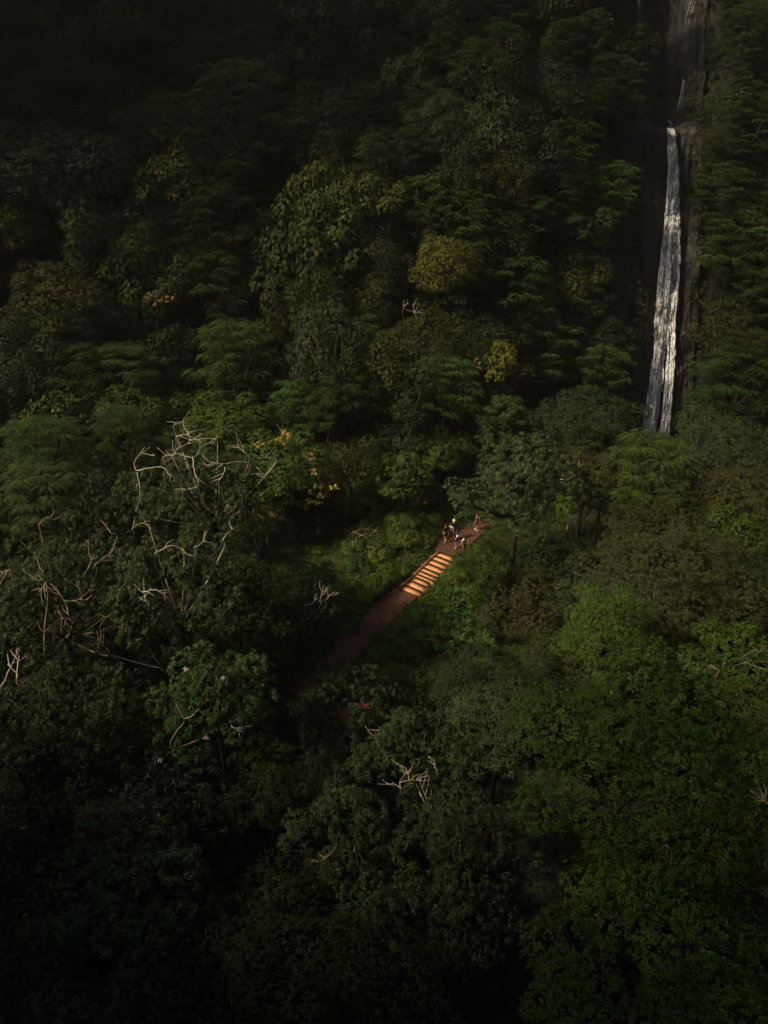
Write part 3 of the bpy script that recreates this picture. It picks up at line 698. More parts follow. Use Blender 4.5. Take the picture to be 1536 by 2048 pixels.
# ---- foreground: umbrella-leaved and fan-leaved trees with single leaves as parts
def rosette_mesh(name, k, L, W, seed, phi=(-42, -5), droop=.28):
    r = np.random.default_rng(seed)
    V, F, t = whorl(r, np.zeros((1, 3)), np.array([[0, 0, 1.0]]), k, L, W, phi, droop, 0.3)
    return mk_mesh(name, V, F, LM['umbrella'], t)
ROS = {'umbrella': [rosette_mesh('leaf', 11, 0.32, 0.08, 50 + i) for i in range(6)],
       'fan': [rosette_mesh('leaf', 6, 0.18, 0.11, 70 + i, (-40, 20), .15) for i in range(6)]}
def big_tree(name, px, py, wpx, kind, mat, H, label, nleaf=260, limb_px=(), bark=None, flat=0.6, limb_r=0.07, lift=1.15):
    p = march(np.array(px), np.array(py), H); dep = project(p)[2]; Rr = 0.5 * wpx * dep / FPX
    HAND.append((px, py, wpx))
    global NT; NT += 1; r = np.random.default_rng(1000 + NT)
    zg = float(height(p[0], p[1])); root = link(name, None, None, (p[0], p[1], zg - .1)); tag(root, label, 'tree')
    O = np.array([p[0], p[1], zg - .1])
    n = int(9 + Rr * 5); L = dome_lobes(r, Rr, flat + .2, n + 5, -0.45, (0.22, 0.36)); L[:, 2] += H
    dens = 4.8 if kind == 'umbrella' else 13
    P, N = shell(r, L, dens, inner=0.35)
    tocam = unit(CAM - (P + O)); vis = (N * tocam).sum(1) + 0.25 * (P[:, 2] - H) / Rr + r.normal(0, .15, len(P))
    order = np.argsort(-vis); top = order[:nleaf]; rest = order[nleaf:]
    if kind == 'umbrella': V, F, t = whorl(r, P[rest], N[rest], 10, .30, .075, (-45, -2), .28, 1.3)
    else: V, F, t = whorl(r, P[rest], N[rest], 5, .165, .10, (-40, 25), .15, 1.0)
    cr = link('crown', mk_mesh('crown', V, F, LM[mat], t), root)
    for i in top:
        A = Vector(N[i] + np.array([0, 0, 1.3])).normalized()
        o = bpy.data.objects.new('leaf', ROS[kind][int(r.integers(0, 6))]); COL.objects.link(o); o.parent = cr
        o.location = P[i]; o.rotation_mode = 'QUATERNION'
        from mathutils import Quaternion
        o.rotation_quaternion = A.to_track_quat('Z', 'Y') @ Quaternion((0, 0, 1), r.uniform(0, 6.28))
        s = r.uniform(.8, 1.25); o.scale = (s, s, s)
        setmat(o, LM[mat])
    bk = bark or BARK
    LV, LF = limbs(L - np.array([0, 0, H, 0]), r, Rr, .09 * Rr ** .5)
    b_ = link('branch', mk_mesh('branch', LV + np.array([0, 0, H]), LF, BARK, smooth=True), root)
    tl = H - .5 * Rr; tr = .05 * Rr + .06
    t_ = link('trunk', TRUNK, root, (0, 0, 0), r.uniform(0, 6), (tr, tr, tl))
    for q in limb_px:
        add_limb(root, O, q, H, Rr, bk, limb_r, lift)
    if bark and kind == 'umbrella':                     # short twigs breaking through the crown
        for _ in range(0):
            c = L[int(r.integers(0, len(L)))]; d = unit(np.array([r.normal(), r.normal() - .5, abs(r.normal()) + .3])); s0 = np.array(c[:3])
            bend = unit(np.array([r.normal(), r.normal(), r.normal() * .3])) * r.uniform(.2, .6)
            W = smooth_poly([s0, s0 + d * c[3] * .8, s0 + d * (c[3] + r.uniform(.1, .3)) + bend * .5, s0 + d * (c[3] + r.uniform(.1, .3)) + bend * 1.8], 4)
            V, F = tube(W, np.linspace(limb_r * .45, limb_r * .18, len(W)), 5); link('twig', mk_mesh('twig', V, F, bk, smooth=True), root)
    return root
def add_limb(root, O, q, H, Rr, mat, rad, lift=1.0, H0=None):
    """pale limb traced over the crown, with its hidden lower end led back to the trunk fork"""
    q = np.array(q, float); C0 = O + np.array([0, 0, H]); D = ray(q[:, 0], q[:, 1]); rc = Rr * lift
    bq = (D * (C0 - CAM)).sum(1); perp = np.linalg.norm(CAM + D * bq[:, None] - C0, axis=1)
    P = CAM + D * (bq - np.sqrt(np.clip(rc * rc - perp * perp, 0, None)) * 0.85)[:, None]
    P = smooth_poly(P, 4)
    k = len(P); w = rad * (0.75 + 0.35 * vnoise(np.arange(k) * .6, np.zeros(k) + q[0, 0], 1.)) * np.linspace(1.25, .45, k)
    P = P + 0.05 * np.stack([vnoise(np.arange(k) * .9, np.zeros(k) + q[0, 1] + j, 3.) for j in (.3, 1.7, 2.9)], -1) * 2
    V, F = tube(P - O, w * .36, 6)
    link('limb', mk_mesh('limb', V, F, mat, smooth=True), root)
    tr2 = np.random.default_rng(int(q[0, 0] * 7 + q[0, 1])); side = unit(np.cross(P[-1] - P[0], D[0])); tw = []
    for _ in range(3):
        i = int(tr2.integers(1, k - 1)); sg = tr2.choice([-1, 1]); ln = tr2.uniform(.3, .75); fw = unit(P[min(i + 1, k - 1)] - P[i - 1])
        e1 = P[i] + (fw * .7 + side * sg * .6) * ln * .5; e2 = P[i] + (fw * .9 + side * sg * tr2.uniform(.3, .9)) * ln + tr2.normal(0, .06, 3)
        tw.append(tube(smooth_poly([P[i], e1, e2], 3) - O, np.linspace(rad * .30, rad * .12, 7), 4))
    V, F = merge(tw); link('twig', mk_mesh('twig', V, F, mat, smooth=True), root)
    fork = O + np.array([0, 0, H - .55 * Rr if H > 2 else .1]); e = P[0] if np.linalg.norm(P[0] - fork) < np.linalg.norm(P[-1] - fork) else P[-1]
    away = unit(e - CAM); m = e + away * 1.2 + np.array([0, 0, -.5])
    C = smooth_poly([e, m, (m + fork) / 2 + np.array([0, 0, -.2]), fork], 3)
    V, F = tube(C - O, np.linspace(rad * .42, rad * .8, len(C)), 5)
    link('limb', mk_mesh('limb', V, F, mat, smooth=True), root)

G1 = [[(350, 909), (352, 898), (380, 880), (366, 845), (378, 822)], [(366, 845), (347, 850)], [(353, 874), (380, 866), (414, 856)], [(380, 880), (410, 877), (434, 878)], [(350, 909), (327, 911)],
      [(345, 906), (385, 915), (408, 890), (432, 886)], [(343, 955), (330, 938), (312, 933), (273, 941), (270, 922), (284, 908), (308, 911)], [(275, 945), (280, 985), (275, 1013)],
      [(497, 924), (470, 925), (440, 928), (412, 918), (406, 905)], [(497, 912), (480, 897), (465, 890)], [(515, 918), (547, 914)], [(535, 963), (514, 934)], [(385, 915), (390, 950), (396, 973), (366, 979)], [(450, 935), (443, 955), (435, 965)]]
G2 = [[(140, 1235), (128, 1200), (95, 1160), (77, 1128), (77, 1110)], [(95, 1160), (80, 1182)], [(92, 1163), (60, 1157)], [(89, 1295), (90, 1255), (95, 1210), (92, 1175)], [(160, 1185), (155, 1165), (180, 1130), (177, 1080)],
      [(190, 1130), (233, 1093)], [(130, 1202), (160, 1197), (182, 1175)], [(20, 1137), (0, 1146)], [(250, 1225), (235, 1220), (212, 1234), (198, 1228)], [(258, 1228), (238, 1215), (233, 1200), (238, 1180)],
      [(115, 1220), (135, 1247)], [(215, 1297), (200, 1285), (195, 1260)], [(315, 1322), (290, 1290), (250, 1270), (220, 1235)], [(78, 1048), (90, 1037), (105, 1034)], [(227, 1068), (215, 1058), (200, 1065)]]
G3 = [[(297, 1208), (290, 1195), (285, 1155)], [(285, 1185), (315, 1180), (330, 1190)], [(308, 1108), (335, 1093), (360, 1094), (367, 1105)], [(390, 1095), (412, 1080)], [(445, 1080), (470, 1052)], [(265, 1060), (275, 1048), (300, 1047)]]
G4 = [[(2, 1372), (20, 1335), (40, 1300)], [(33, 1355), (38, 1310)]]
G5 = [[(801, 1577), (785, 1563)], [(801, 1577), (802, 1563), (830, 1560), (860, 1563)], [(802, 1563), (812, 1540), (803, 1528)], [(863, 1609), (850, 1590), (838, 1562)], [(873, 1540), (865, 1520), (853, 1512)], [(820, 1560), (812, 1540)]]
G6 = [[(732, 1453), (748, 1476), (762, 1488)]]
G7 = [[(672, 1694), (645, 1721), (623, 1721)], [(709, 1692), (715, 1725), (727, 1752)]]
big_tree('umbrella_tree', 420, 985, 270, 'umbrella', 'umbrella', 13, 'umbrella leaved tree with many pale curling bare limbs above its crown', 300, G1, PALE, limb_r=.05)
big_tree('umbrella_tree', 110, 1200, 330, 'umbrella', 'umbrella', 15, 'dark umbrella leaved tree with long pinkish zigzag limbs showing in its gaps', 300, G2, PINK, limb_r=.055)
big_tree('umbrella_tree', 350, 1180, 300, 'umbrella', 'umbrella', 14, 'umbrella leaved tree with one white arched limb across its top', 300, G3, PALE, limb_r=.05)
big_tree('umbrella_tree', 590, 1210, 230, 'umbrella', 'umbrella', 5.5, 'grey green umbrella leaved tree overhanging the lower end of the trail', 300, [[(609, 1209), (625, 1207), (632, 1196), (641, 1205)], [(641, 1195), (648, 1170)], [(652, 1200), (668, 1182)]], PALE, limb_r=.045)
big_tree('umbrella_tree', 430, 1400, 250, 'umbrella', 'umbrella_green', 14, 'green umbrella leaved tree with whitish dead leaves, hanging over the dark hollow', 300, [[(341, 1482), (365, 1445), (371, 1432)], [(463, 1450), (478, 1468)]], PALE, limb_r=.04)
big_tree('umbrella_tree', 130, 1430, 290, 'umbrella', 'umbrella', 14, 'umbrella leaved tree tinged with yellow and brown above the dark hollow', 280, G4, PALE, limb_r=.07)
big_tree('umbrella_tree', 690, 1420, 230, 'umbrella', 'umbrella', 7, 'dark umbrella leaved tree with red flower spikes and a broken white limb', 280, G6, PALE, limb_r=.07)
big_tree('umbrella_tree', 830, 1510, 240, 'umbrella', 'umbrella', 11, 'dim umbrella leaved tree with a forked whitish branch over the hollow', 260, G5, PALE, limb_r=.04)
big_tree('umbrella_tree', 680, 1660, 220, 'umbrella', 'umbrella', 12, 'dim umbrella leaved tree with two thin drooping tan twigs', 200, G7, PINK, limb_r=.035)
big_tree('umbrella_tree', 920, 1710, 300, 'umbrella', 'umbrella', 12, 'shadowy brownish umbrella leaved tree deep in the hollow', 200)
big_tree('fan_leaf_tree', 1280, 1530, 520, 'fan', 'fan', 18, 'big spreading tree of bright fan shaped leaflets, largest crown in the forest', 300, [[(1360, 1606), (1325, 1597), (1290, 1600), (1240, 1610)], [(1240, 1610), (1218, 1580)]], BARK, limb_r=.05, flat=.45)
big_tree('fan_leaf_tree', 1480, 1330, 230, 'fan', 'fan', 15, 'fan leaved tree with reddish bare twigs behind the largest crown', 300, [[(1448, 1325), (1440, 1340), (1420, 1330)], [(1536, 1340), (1510, 1332), (1490, 1322)], [(1530, 1302), (1500, 1300)]], PINK, limb_r=.035, flat=.45)
big_tree('fan_leaf_tree', 1480, 1640, 360, 'fan', 'fan', 18, 'fan leaved tree joining the largest crown on its right side', 300, [[(1536, 1610), (1500, 1580)], [(1536, 1600), (1515, 1578)]], PINK, limb_r=.03, flat=.45)
big_tree('fan_leaf_tree', 1330, 1830, 400, 'fan', 'fan', 17, 'shaded fan leaved tree with seed sprays at the foot of the largest crown', 300, [[(1345, 1675), (1333, 1690), (1333, 1705)]], PINK, limb_r=.025, flat=.45)
big_tree('fan_leaf_tree', 1500, 1920, 330, 'fan', 'fan', 16, 'deeply shaded fan leaved tree in the bottom of the ravine', 260, flat=.45)
T(470, 1610, 140, 'mango', 'mango_flush', 9, 'round tree speckled with yellow leaf tips in the dark hollow', 'rounded_tree')
T(370, 1790, 150, 'tower', 'mango_flush', 9, 'tall narrow tree with pale yellow whorls deep in the hollow', 'broadleaf_tree')

def bare_tree(px, py, H, limbs_px, label, mat, rad, sprigs=()):
    p = march(np.array(px), np.array(py), H); zg = float(height(p[0], p[1])); O = np.array([p[0], p[1], zg - .1])
    root = link('bare_branched_tree', None, None, O); tag(root, label, 'tree')
    t_ = link('trunk', TRUNK, root, (0, 0, 0), 0, (rad * 1.6, rad * 1.6, max(.3, H - 1.05))); setmat(t_, BARK)
    for q in limbs_px: add_limb(root, O, q, H, 2.0, mat, rad, 1.0)
    for (sx, sy, sr, m, kd) in sprigs:
        s = march(np.array(sx), np.array(sy), H + 2.4); me, bm, s0, L = proto(kd, sr, int(sx))
        k = sr / s0
        o = link('crown', me, root, s - O, sx, (k, k, k)); setmat(o, LM[m])
    return root
bare_tree(535, 490, 9, [[(505, 507), (530, 487), (560, 470), (573, 466)]], 'dead tree with one pale bare branch leaning right on the upper slope', PINK, .05)
bare_tree(825, 625, 8, [[(835, 640), (828, 622), (825, 608)], [(805, 620), (810, 610), (818, 607)], [(828, 624), (850, 626)]], 'bare forked pinkish branches below the highest yellow tree', PALE, .05, [(820, 650, .8, 'cover', 'sparse')])
bare_tree(1125, 930, 9, [[(1095, 930), (1105, 922), (1122, 922), (1150, 937)], [(1110, 925), (1122, 945), (1130, 955)], [(1158, 970), (1156, 930), (1160, 897)]], 'reddish bare branches sticking out above the umbrella tree at the trail end', PINK, .04)
bare_tree(1140, 1020, 8, [[(1134, 1048), (1150, 1025), (1158, 1005), (1160, 990)]], 'pale thin branch beside a clump of lime green leaves', PALE, .045, [(1132, 1015, .9, 'fresh', 'heart')])
bare_tree(560, 885, 8, [[(548, 914), (560, 880), (566, 845)]], 'thin stem carrying two clusters of golden leaves', PALE, .03, [(568, 880, 1.0, 'gold', 'sparse'), (542, 884, .55, 'gold', 'sparse'), (520, 890, .5, 'gold', 'sparse')])
bare_tree(628, 935, 7, [[(640, 965), (628, 940), (622, 915)], [(660, 985), (640, 965)]], 'leaning stem trailing golden yellow leaves down toward the bank', PALE, .035, [(622, 915, .65, 'gold', 'sparse'), (628, 945, .5, 'gold', 'sparse'), (638, 985, .9, 'yellow', 'sparse'), (667, 978, .5, 'gold', 'sparse'), (630, 1010, .8, 'yellow', 'sparse')])
bare_tree(530, 1045, 9, [[(535, 1075), (530, 1050)]], 'small tree with pale gold leaf clusters beside the pale curling limbs', PALE, .03, [(532, 1030, 1.0, 'gold', 'sparse'), (525, 1055, .9, 'yellow', 'sparse'), (485, 1060, .35, 'gold', 'sparse'), (490, 985, .8, 'yellow', 'sparse')])
bare_tree(320, 605, 9, [[(302, 617), (320, 605), (340, 598)], [(312, 605), (305, 590)]], 'yellow leaved sprig on a white twig amid the heart shaped leaves', PALE, .035, [(298, 595, .6, 'gold', 'sparse'), (318, 605, .75, 'gold', 'sparse'), (338, 600, .75, 'gold', 'sparse')])
bare_tree(668, 830, 7, [[(652, 890), (660, 850), (668, 825), (655, 800), (648, 740)], [(668, 825), (700, 820)], [(690, 765), (725, 757), (750, 733)], [(655, 790), (680, 760), (690, 720)]], 'bare forked trunk under the umbrella topped grey green tree', PINK, .06)
bare_tree(730, 1070, 1.2, [[(700, 1068), (725, 1058), (765, 1062)], [(705, 1062), (730, 1072), (768, 1066)], [(698, 1088), (715, 1080)], [(735, 1092), (755, 1100)], [(712, 1075), (745, 1064), (760, 1058)]], 'heap of bare orange brown dead twigs lying on the trail bank', PINK, .03)

# ---- fill: the rest of the forest
SEG = [((655, 1345), (815, 1184), 75), ((815, 1184), (890, 1100), 75), ((890, 1100), (965, 1050), 60), ((1345, 240), (1300, 870), 40), ((1385, 0), (1340, 240), 42), ((700, 1100), (850, 1090), 95), ((860, 1200), (950, 1230), 80), ((735, 1180), (800, 1130), 60), ((700, 1010), (860, 1000), 85)]
def segd(px, py, a, b_):
    a = np.array(a, float); b_ = np.array(b_, float); p = np.array([px, py]); t = np.clip(((p - a) @ (b_ - a)) / ((b_ - a) @ (b_ - a)), 0, 1)
    return np.linalg.norm(p - a - t * (b_ - a))
FILL = {'feather': ('feathery_tree', 'dark green layered feathery tree on the steep forest slope', 'feathery trees on the slope'),
        'dome': ('broadleaf_tree', 'small leaved round crowned tree in the dark forest', 'round crowned forest trees'),
        'heart': ('heart_leaf_tree', 'slope tree with plain dark hanging heart shaped leaves', 'heart leaved slope trees'),
        'mango': ('broadleaf_tree', 'olive tree with dense whorls of narrow leaves in the forest', 'narrow leaved forest trees'),
        'tower': ('broadleaf_tree', 'slim column shaped leafy tree in the forest', 'column shaped forest trees'),
        'umbrella': ('umbrella_tree', 'umbrella leaved tree without pale limbs in the shaded forest', 'umbrella trees in the shade'),
        'fan': ('fan_leaf_tree', 'plain fan leaved tree at the shaded edge of the ravine', 'fan leaved ravine trees')}
TONE = {'feather': 'green', 'feather_deep': 'deep green', 'olive': 'olive', 'grey': 'grey green', 'cover': 'yellow green', 'heart': 'dark', 'mango': 'brownish olive', 'umbrella': 'dark', 'fan': 'green', 'vine': 'dark'}
def zone(px, py):
    if py < 330: return 'high on the slope' if px < 1180 else 'beside the upper cascade'
    if py < 640: return 'on the upper slope' if px < 1100 else ('on the cliff left of the falls' if px < 1340 else 'on the cliff right of the falls')
    if py < 980: return ('above the pale limbed tree' if px < 620 else 'above the trail bank') if px < 1100 else 'round the foot of the falls'
    if py < 1400: return 'among the pale limbed trees' if px < 640 else ('below the trail end' if px < 1130 else 'beside the dark dome tree')
    return 'in the dark hollow' if px < 1080 else 'round the largest fan leaved crown'
SHAPE = {'feather': 'feathery tree', 'dome': 'round crowned tree', 'heart': 'tree of hanging heart shaped leaves', 'mango': 'tree with whorls of narrow leaves', 'tower': 'slim column of leaves', 'umbrella': 'umbrella leaved tree', 'fan': 'fan leaved tree'}
fr = np.random.default_rng(99)
cells = []
y_ = -60.0
while y_ < 2150:
    st = np.interp(y_, [0, 900, 1300, 2048], [84, 92, 120, 150])
    for x_ in np.arange(-60, 1600, st * 1.15): cells.append((x_ + fr.uniform(-.32, .32) * st, y_ + fr.uniform(-.32, .32) * st, st, 0))
    y_ += st * .85
y_ = 900.0
while y_ < 2100:                                   # lower storey under the big crowns
    for x_ in np.arange(-40, 1580, 130): cells.append((x_ + fr.uniform(-45, 45), y_ + fr.uniform(-40, 40), 110, 1))
    y_ += 105
y_ = 120.0
while y_ < 930:                                    # saplings between the slope trees
    for x_ in np.arange(-40, 1580, 105): cells.append((x_ + fr.uniform(-40, 40), y_ + fr.uniform(-35, 35), 80, 2))
    y_ += 88
for px, py, st, low in cells:
    w = st * fr.uniform(1.25, 2.0)
    if any(segd(px, py, a, b_) < m + .42 * w for a, b_, m in SEG): continue
    if not low and any(abs(px - a) < .36 * c and abs(py - b_) < .30 * c for a, b_, c in HAND): continue
    u = fr.random()
    if low == 2 and any(abs(px - a) < 85 and abs(py - b_) < 85 for a, b_ in ((885, 560), (985, 745))): continue
    if 965 < px < 1125 and py > 1500: continue          # the dark cleft left of the largest crown
    if low: kind = 'dome' if u < .7 else 'umbrella'
    elif py > 1400:
        kind = 'fan' if px > 1080 else ('umbrella' if u < .5 else 'dome' if u < .8 else 'mango')
    elif py > 950:
        kind = ('umbrella' if u < .6 else 'dome') if px < 620 else ('mango' if u < .6 else 'dome')
    elif px > 820: kind = 'feather' if u < .68 else 'dome' if u < .85 else 'mango'
    else: kind = 'feather' if u < .36 else 'dome' if u < .68 else 'heart' if u < .86 else 'tower'
    mat = {'feather': ['feather', 'feather_deep', 'feather_deep'], 'dome': ['olive', 'grey', 'cover', 'feather_deep'], 'heart': ['heart'], 'mango': ['mango', 'grey', 'olive'], 'tower': ['olive', 'mango'], 'umbrella': ['umbrella'], 'fan': ['fan']}[kind]
    mat = mat[int(fr.integers(0, len(mat)))]
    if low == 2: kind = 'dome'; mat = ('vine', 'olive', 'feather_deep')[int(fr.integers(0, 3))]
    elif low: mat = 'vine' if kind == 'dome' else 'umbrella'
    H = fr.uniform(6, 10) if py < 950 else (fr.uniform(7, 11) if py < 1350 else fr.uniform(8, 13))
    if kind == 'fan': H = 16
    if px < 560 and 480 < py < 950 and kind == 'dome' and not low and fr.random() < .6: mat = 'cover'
    if py > 1480 and px < 1080 and not low: mat = 'vine' if kind in ('dome', 'mango') else mat  # darker leaf colour paints in part of the hollow's shade
    if px > 1370 and py < 460: mat = {'feather': 'feather_deep', 'dome': 'vine'}.get(kind, mat)  # darker leaves on the upper right cliff stand in for missing shade
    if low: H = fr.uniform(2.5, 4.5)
    size = 'low' if low else ('small' if w < 1.4 * st else 'broad')
    lb = size + ' ' + TONE[mat] + ' ' + SHAPE[kind] + ' ' + zone(px, py)
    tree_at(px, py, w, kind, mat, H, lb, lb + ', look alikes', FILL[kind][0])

# ------------------------------------------------------------------ low plants by the trail
def ti_mesh(seed):
    r = np.random.default_rng(seed); m = 42; az = r.uniform(0, 6.28, m); el = np.radians(r.uniform(-15, 75, m))
    D = np.stack([np.cos(az) * np.cos(el), np.sin(az) * np.cos(el), np.sin(el)], -1)
    P = np.tile([0, 0, 1.0], (m, 1)) + D * .03 + np.stack([0 * az, 0 * az, r.uniform(-.15, .1, m)], -1)
    V, F = leaves(P, D, np.tile([0, 0, 1.], (m, 1)) + D * .1, r.uniform(.5, .8, m), .085, .22, .5)
    return mk_mesh('rosette', V, F, LM['ti'], np.repeat(r.beta(2, 2, m), 2))
TI = [ti_mesh(i) for i in range(4)]
sv, sf = tube([(0, 0, -.1), (.02, 0, .5), (0, .01, 1.0)], [.05, .04, .03], 6); TISTEM = mk_mesh('stem', sv, sf, BARK, smooth=True)
tr_ = np.random.default_rng(5); n_ti = 0; tis = []
while n_ti < 56:
    px, py = tr_.uniform(795, 985), tr_.uniform(1185, 1300)
    if segd(px, py, (690, 1308), (815, 1184)) < 62 or px - 795 < (1262 - py) * 0.55 - 20: pass
    if any((px - a) ** 2 + (py - b_) ** 2 < 17 ** 2 for a, b_ in tis) or segd(px, py, (690, 1308), (890, 1100)) < 48: 
        tis.append((-999, -999)) if len(tis) > 4000 else None
        if tr_.random() < .002: n_ti += 1
        continue
    tis.append((px, py)); n_ti += 1
    p = march(np.array(px), np.array(py), .9)
    root = tag(link('ti_plant', None, None, (p[0], p[1], float(height(p[0], p[1])) - .03)), 'spiky rosette of long narrow green leaves on the bank below the steps', 'plant', 'spiky ti plants below the steps')
    s = tr_.uniform(.9, 1.3); link('rosette', TI[n_ti % 4], root, (0, 0, 0), tr_.uniform(0, 6), (s, s, s)); link('stem', TISTEM, root, (0, 0, 0), 0, (s, s, s))
def shrub_at(px, py, wpx, mat, label, group, kind='shrub', H=None):
    p = march(np.array(px), np.array(py), .4); Rr = .5 * wpx * project(p)[2] / FPX; H = H or .35 * Rr + .15
    r = np.random.default_rng(int(px * 13 + py)); me, bm, s, L = proto(kind, Rr, int(r.integers(0, 9))); k = Rr / s
    root = tag(link('shrub', None, None, (p[0], p[1], float(height(p[0], p[1])) - .08)), label, 'shrub', group)
    c = link('crown', me, root, (0, 0, H), r.uniform(0, 6), (k, k, k * r.uniform(.8, 1.3))); setmat(c, LM[mat])
    link('trunk', TRUNK, root, (0, 0, 0), 0, (.03, .03, H))
sr = np.random.default_rng(21)
def left_of_trail(px, py): return True
k = 0
while k < 70:
    px, py = sr.uniform(600, 880), sr.uniform(990, 1260); d1 = min(segd(px, py, (655, 1345), (815, 1184)), segd(px, py, (815, 1184), (890, 1100)), segd(px, py, (890, 1100), (965, 1050)))
    # uphill side only
    if (px - 655) * (1100 - 1345) - (py - 1345) * (890 - 655) < 0: continue
    if d1 < 34: continue
    shrub_at(px, py, sr.uniform(32, 62), ['cover', 'fresh', 'fresh', 'cover', 'feather'][int(sr.integers(0, 5))], 'low leafy shrub on the bank uphill of the steps', 'shrubs on the uphill bank'); k += 1
k = 0
while k < 46:
    px, py = sr.uniform(690, 1010), sr.uniform(1090, 1360); d1 = min(segd(px, py, (655, 1345), (815, 1184)), segd(px, py, (815, 1184), (895, 1098)), segd(px, py, (890, 1100), (965, 1050)))
    if (px - 655) * (1100 - 1345) - (py - 1345) * (890 - 655) > 0: continue
    if d1 < 40 or d1 > 120: continue
    shrub_at(px, py, sr.uniform(32, 55), ['fresh', 'ti', 'feather', 'cover'][int(sr.integers(0, 4))], 'bright low shrub on the downhill side of the steps', 'shrubs on the downhill bank'); k += 1
for px, py, w in ((922, 1124, 40), (906, 1140, 34), (893, 1155, 30), (940, 1112, 46), (950, 1098, 40), (878, 1168, 28), (863, 1184, 30), (848, 1200, 28)):
    shrub_at(px, py, w, 'fresh', 'fresh green shrub overhanging the right edge of the steps', 'shrubs edging the steps')

# ground cover: fine leaves over soil, bank and cliff (uncountable)
def scatter(name, n, region, L, W, mat, k, seed, label, off=(0.02, 0.25), cull=None):
    r = np.random.default_rng(seed); x = r.uniform(region[0], region[1], n); y = r.uniform(region[2], region[3], n)
    if cull is not None:
        m = cull(x, y); x, y = x[m], y[m]
    d, tz, tw, s = trail_dist(x, y); m = d > tw * .42 + .35 * r.random(len(x)) + .25 * vnoise(x * 1.3, y * 1.3, 4.); x, y = x[m], y[m]
    e = .2; z = height(x, y); N = unit(np.stack([z - height(x + e, y), z - height(x, y + e), np.full(len(x), e)], -1))
    P = np.stack([x, y, z], -1) + N * r.uniform(off[0], off[1], len(x))[:, None]
    V, F, t = whorl(r, P, N, k, L, W, (-10, 50), .25, .6)
    return tag(link(name, mk_mesh(name, V, F, LM[mat], t)), label, 'plants', kind='stuff')
def in_view(m=120):
    def f(x, y):
        z = height(x, y); px, py, dep = project(np.stack([x, y, z + 1], -1)); return (dep > 3) & (px > -m) & (px < 1536 + m) & (py > -m) & (py < 2048 + m)
    return f
scatter('ground_cover', 62000, (-9, 16, 38, 60), .115, .065, 'cover', 5, 31, 'low green and yellow ground cover on the banks of the trail', (0.02, .35))
scatter('undergrowth', 30000, (-50, 50, 2, 72), .34, .17, 'vine', 5, 32, 'dark undergrowth over the forest floor', (0.05, .8), in_view())
def cliff_ok(x, y):
    z = height(x, y); px, py, dep = project(np.stack([x, y, z], -1)); v = in_view()(x, y)
    cx = np.interp(py, [0, 240, 870], [1355, 1335, 1310]); hw = np.interp(py, [0, 230, 260, 480, 650, 870], [32, 24, 22, 34, 40, 44]) + 14 * vnoise(x * .8, z * .5, 6.)
    return v & (np.abs(px - cx - 6) > hw)
scatter('cliff_vegetation', 62000, (-48, 62, 58, 108), .34, .20, 'vine', 5, 33, 'vines and ferns matted over the cliff beside the falls', (0.25, 1.7), cliff_ok)
# small pebbles and fallen leaves on the mud
lr = np.random.default_rng(8); Pn = []
for i in range(900):
    j = lr.integers(0, len(TRAIL) - 1); t = lr.random(); c = TRAIL[j] * (1 - t) + TRAIL[j + 1] * t; dv = unit(np.array([-(TRAIL[j + 1] - TRAIL[j])[1], (TRAIL[j + 1] - TRAIL[j])[0], 0]))
    if j == 5: continue
    q = lr.uniform(-.48, .48); Pn.append(c[:3] + dv * q * c[3] + np.array([0, 0, .055 + .1 * (abs(q) * 2) ** 3]))
Pn = np.array(Pn); Dn = unit(lr.normal(size=Pn.shape) * np.array([1, 1, .15]))
V, F = leaves(Pn, Dn, np.tile([0, 0, 1.], (len(Pn), 1)), lr.uniform(.05, .13, len(Pn)), .06, .1)
tag(link('leaf_litter', mk_mesh('leaf_litter', V, F, leaf_mat('dry_leaf', (.16, .085, .045), (.55, .40, .25), .08, .7, .1), np.repeat(lr.random(len(Pn)), 2))), 'fallen dry leaves scattered on the muddy trail', 'litter', kind='stuff')

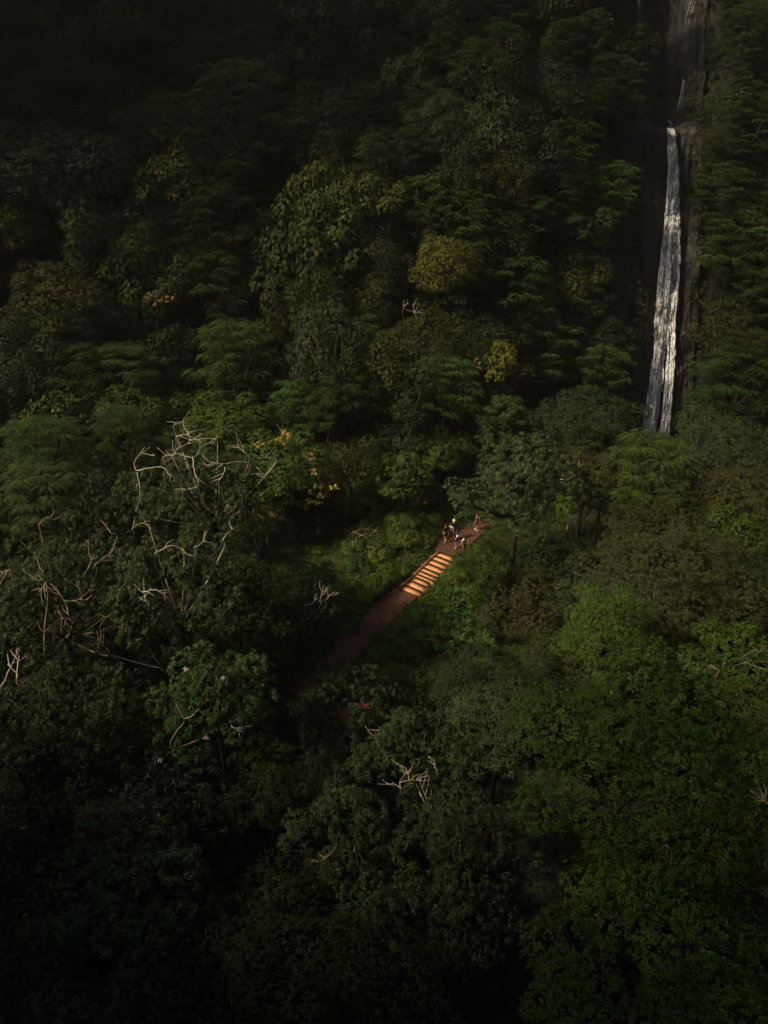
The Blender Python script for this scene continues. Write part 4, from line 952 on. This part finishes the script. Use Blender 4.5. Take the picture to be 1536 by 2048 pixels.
# small accents: red flower spikes, dead leaves
def flower_spikes(px, py, H, s, label, mat='red', n=9):
    p = march(np.array(px), np.array(py), H); r = np.random.default_rng(px); parts = []
    for i in range(n):
        a = 6.28 * i / n + r.uniform(-.2, .2); D = np.array([math.cos(a), math.sin(a), r.uniform(.05, .5)]); L = s * r.uniform(.7, 1.1)
        parts.append(tube([D * .02, D * L * .5 + np.array([0, 0, .03]), D * L], [.018, .03, .015], 5))
    V, F = merge(parts)
    zg = float(height(p[0], p[1])); return p, V, F
def red_tree(px, py, H, s, lab):
    p, V, F = flower_spikes(px, py, H, s, lab); root = HOST[lab]
    o = link('flower_spike', mk_mesh('flower_spike', V, F, LM['red'], np.random.default_rng(1).random(len(F))), root, p - np.array(root.location)); return o
HOST = {o['label']: o for o in COL.objects if o.parent is None and 'label' in o.keys() and o.name.startswith('umbrella_tree')}
RL = 'dark umbrella leaved tree with red flower spikes and a broken white limb'
for px, py, s in ((684, 1432, .75), (727, 1412, .6), (757, 1475, .45)): red_tree(px, py, 9.4, s, RL)
WL = 'green umbrella leaved tree with whitish dead leaves, hanging over the dark hollow'
DEAD = leaf_mat('dead_leaf', (.55, .45, .36), (.7, .6, .5), .1)
for px, py in ((447, 1352), (413, 1472), (320, 1517), (372, 1335)):
    p = march(np.array(px), np.array(py), 16.5); o = link('dead_leaf', ROS['umbrella'][px % 6], HOST[WL], p - np.array(HOST[WL].location), 0, (.7, .7, .9)); setmat(o, DEAD)

# ------------------------------------------------------------------ haze box added to lift the black tones
V, F = box((-345, -255, -25), (185, 275, 900))
hm = bpy.data.materials.new('lift_haze'); hm.use_nodes = True; hn = hm.node_tree.nodes; hn.remove(hn['Principled BSDF'])
pv = hn.new('ShaderNodeVolumePrincipled'); pv.inputs['Color'].default_value = (.9, .9, .88, 1); pv.inputs['Density'].default_value = 0.00022
hm.node_tree.links.new(pv.outputs[0], hn['Material Output'].inputs['Volume'])
tag(link('haze', mk_mesh('haze', V, F, hm)), 'thin haze added to lift the dark tones', 'haze', kind='stuff')
print('OBJECTS', len(COL.objects), 'TREES', NT, 'TRIS', sum(len(m.polygons) for m in bpy.data.meshes))
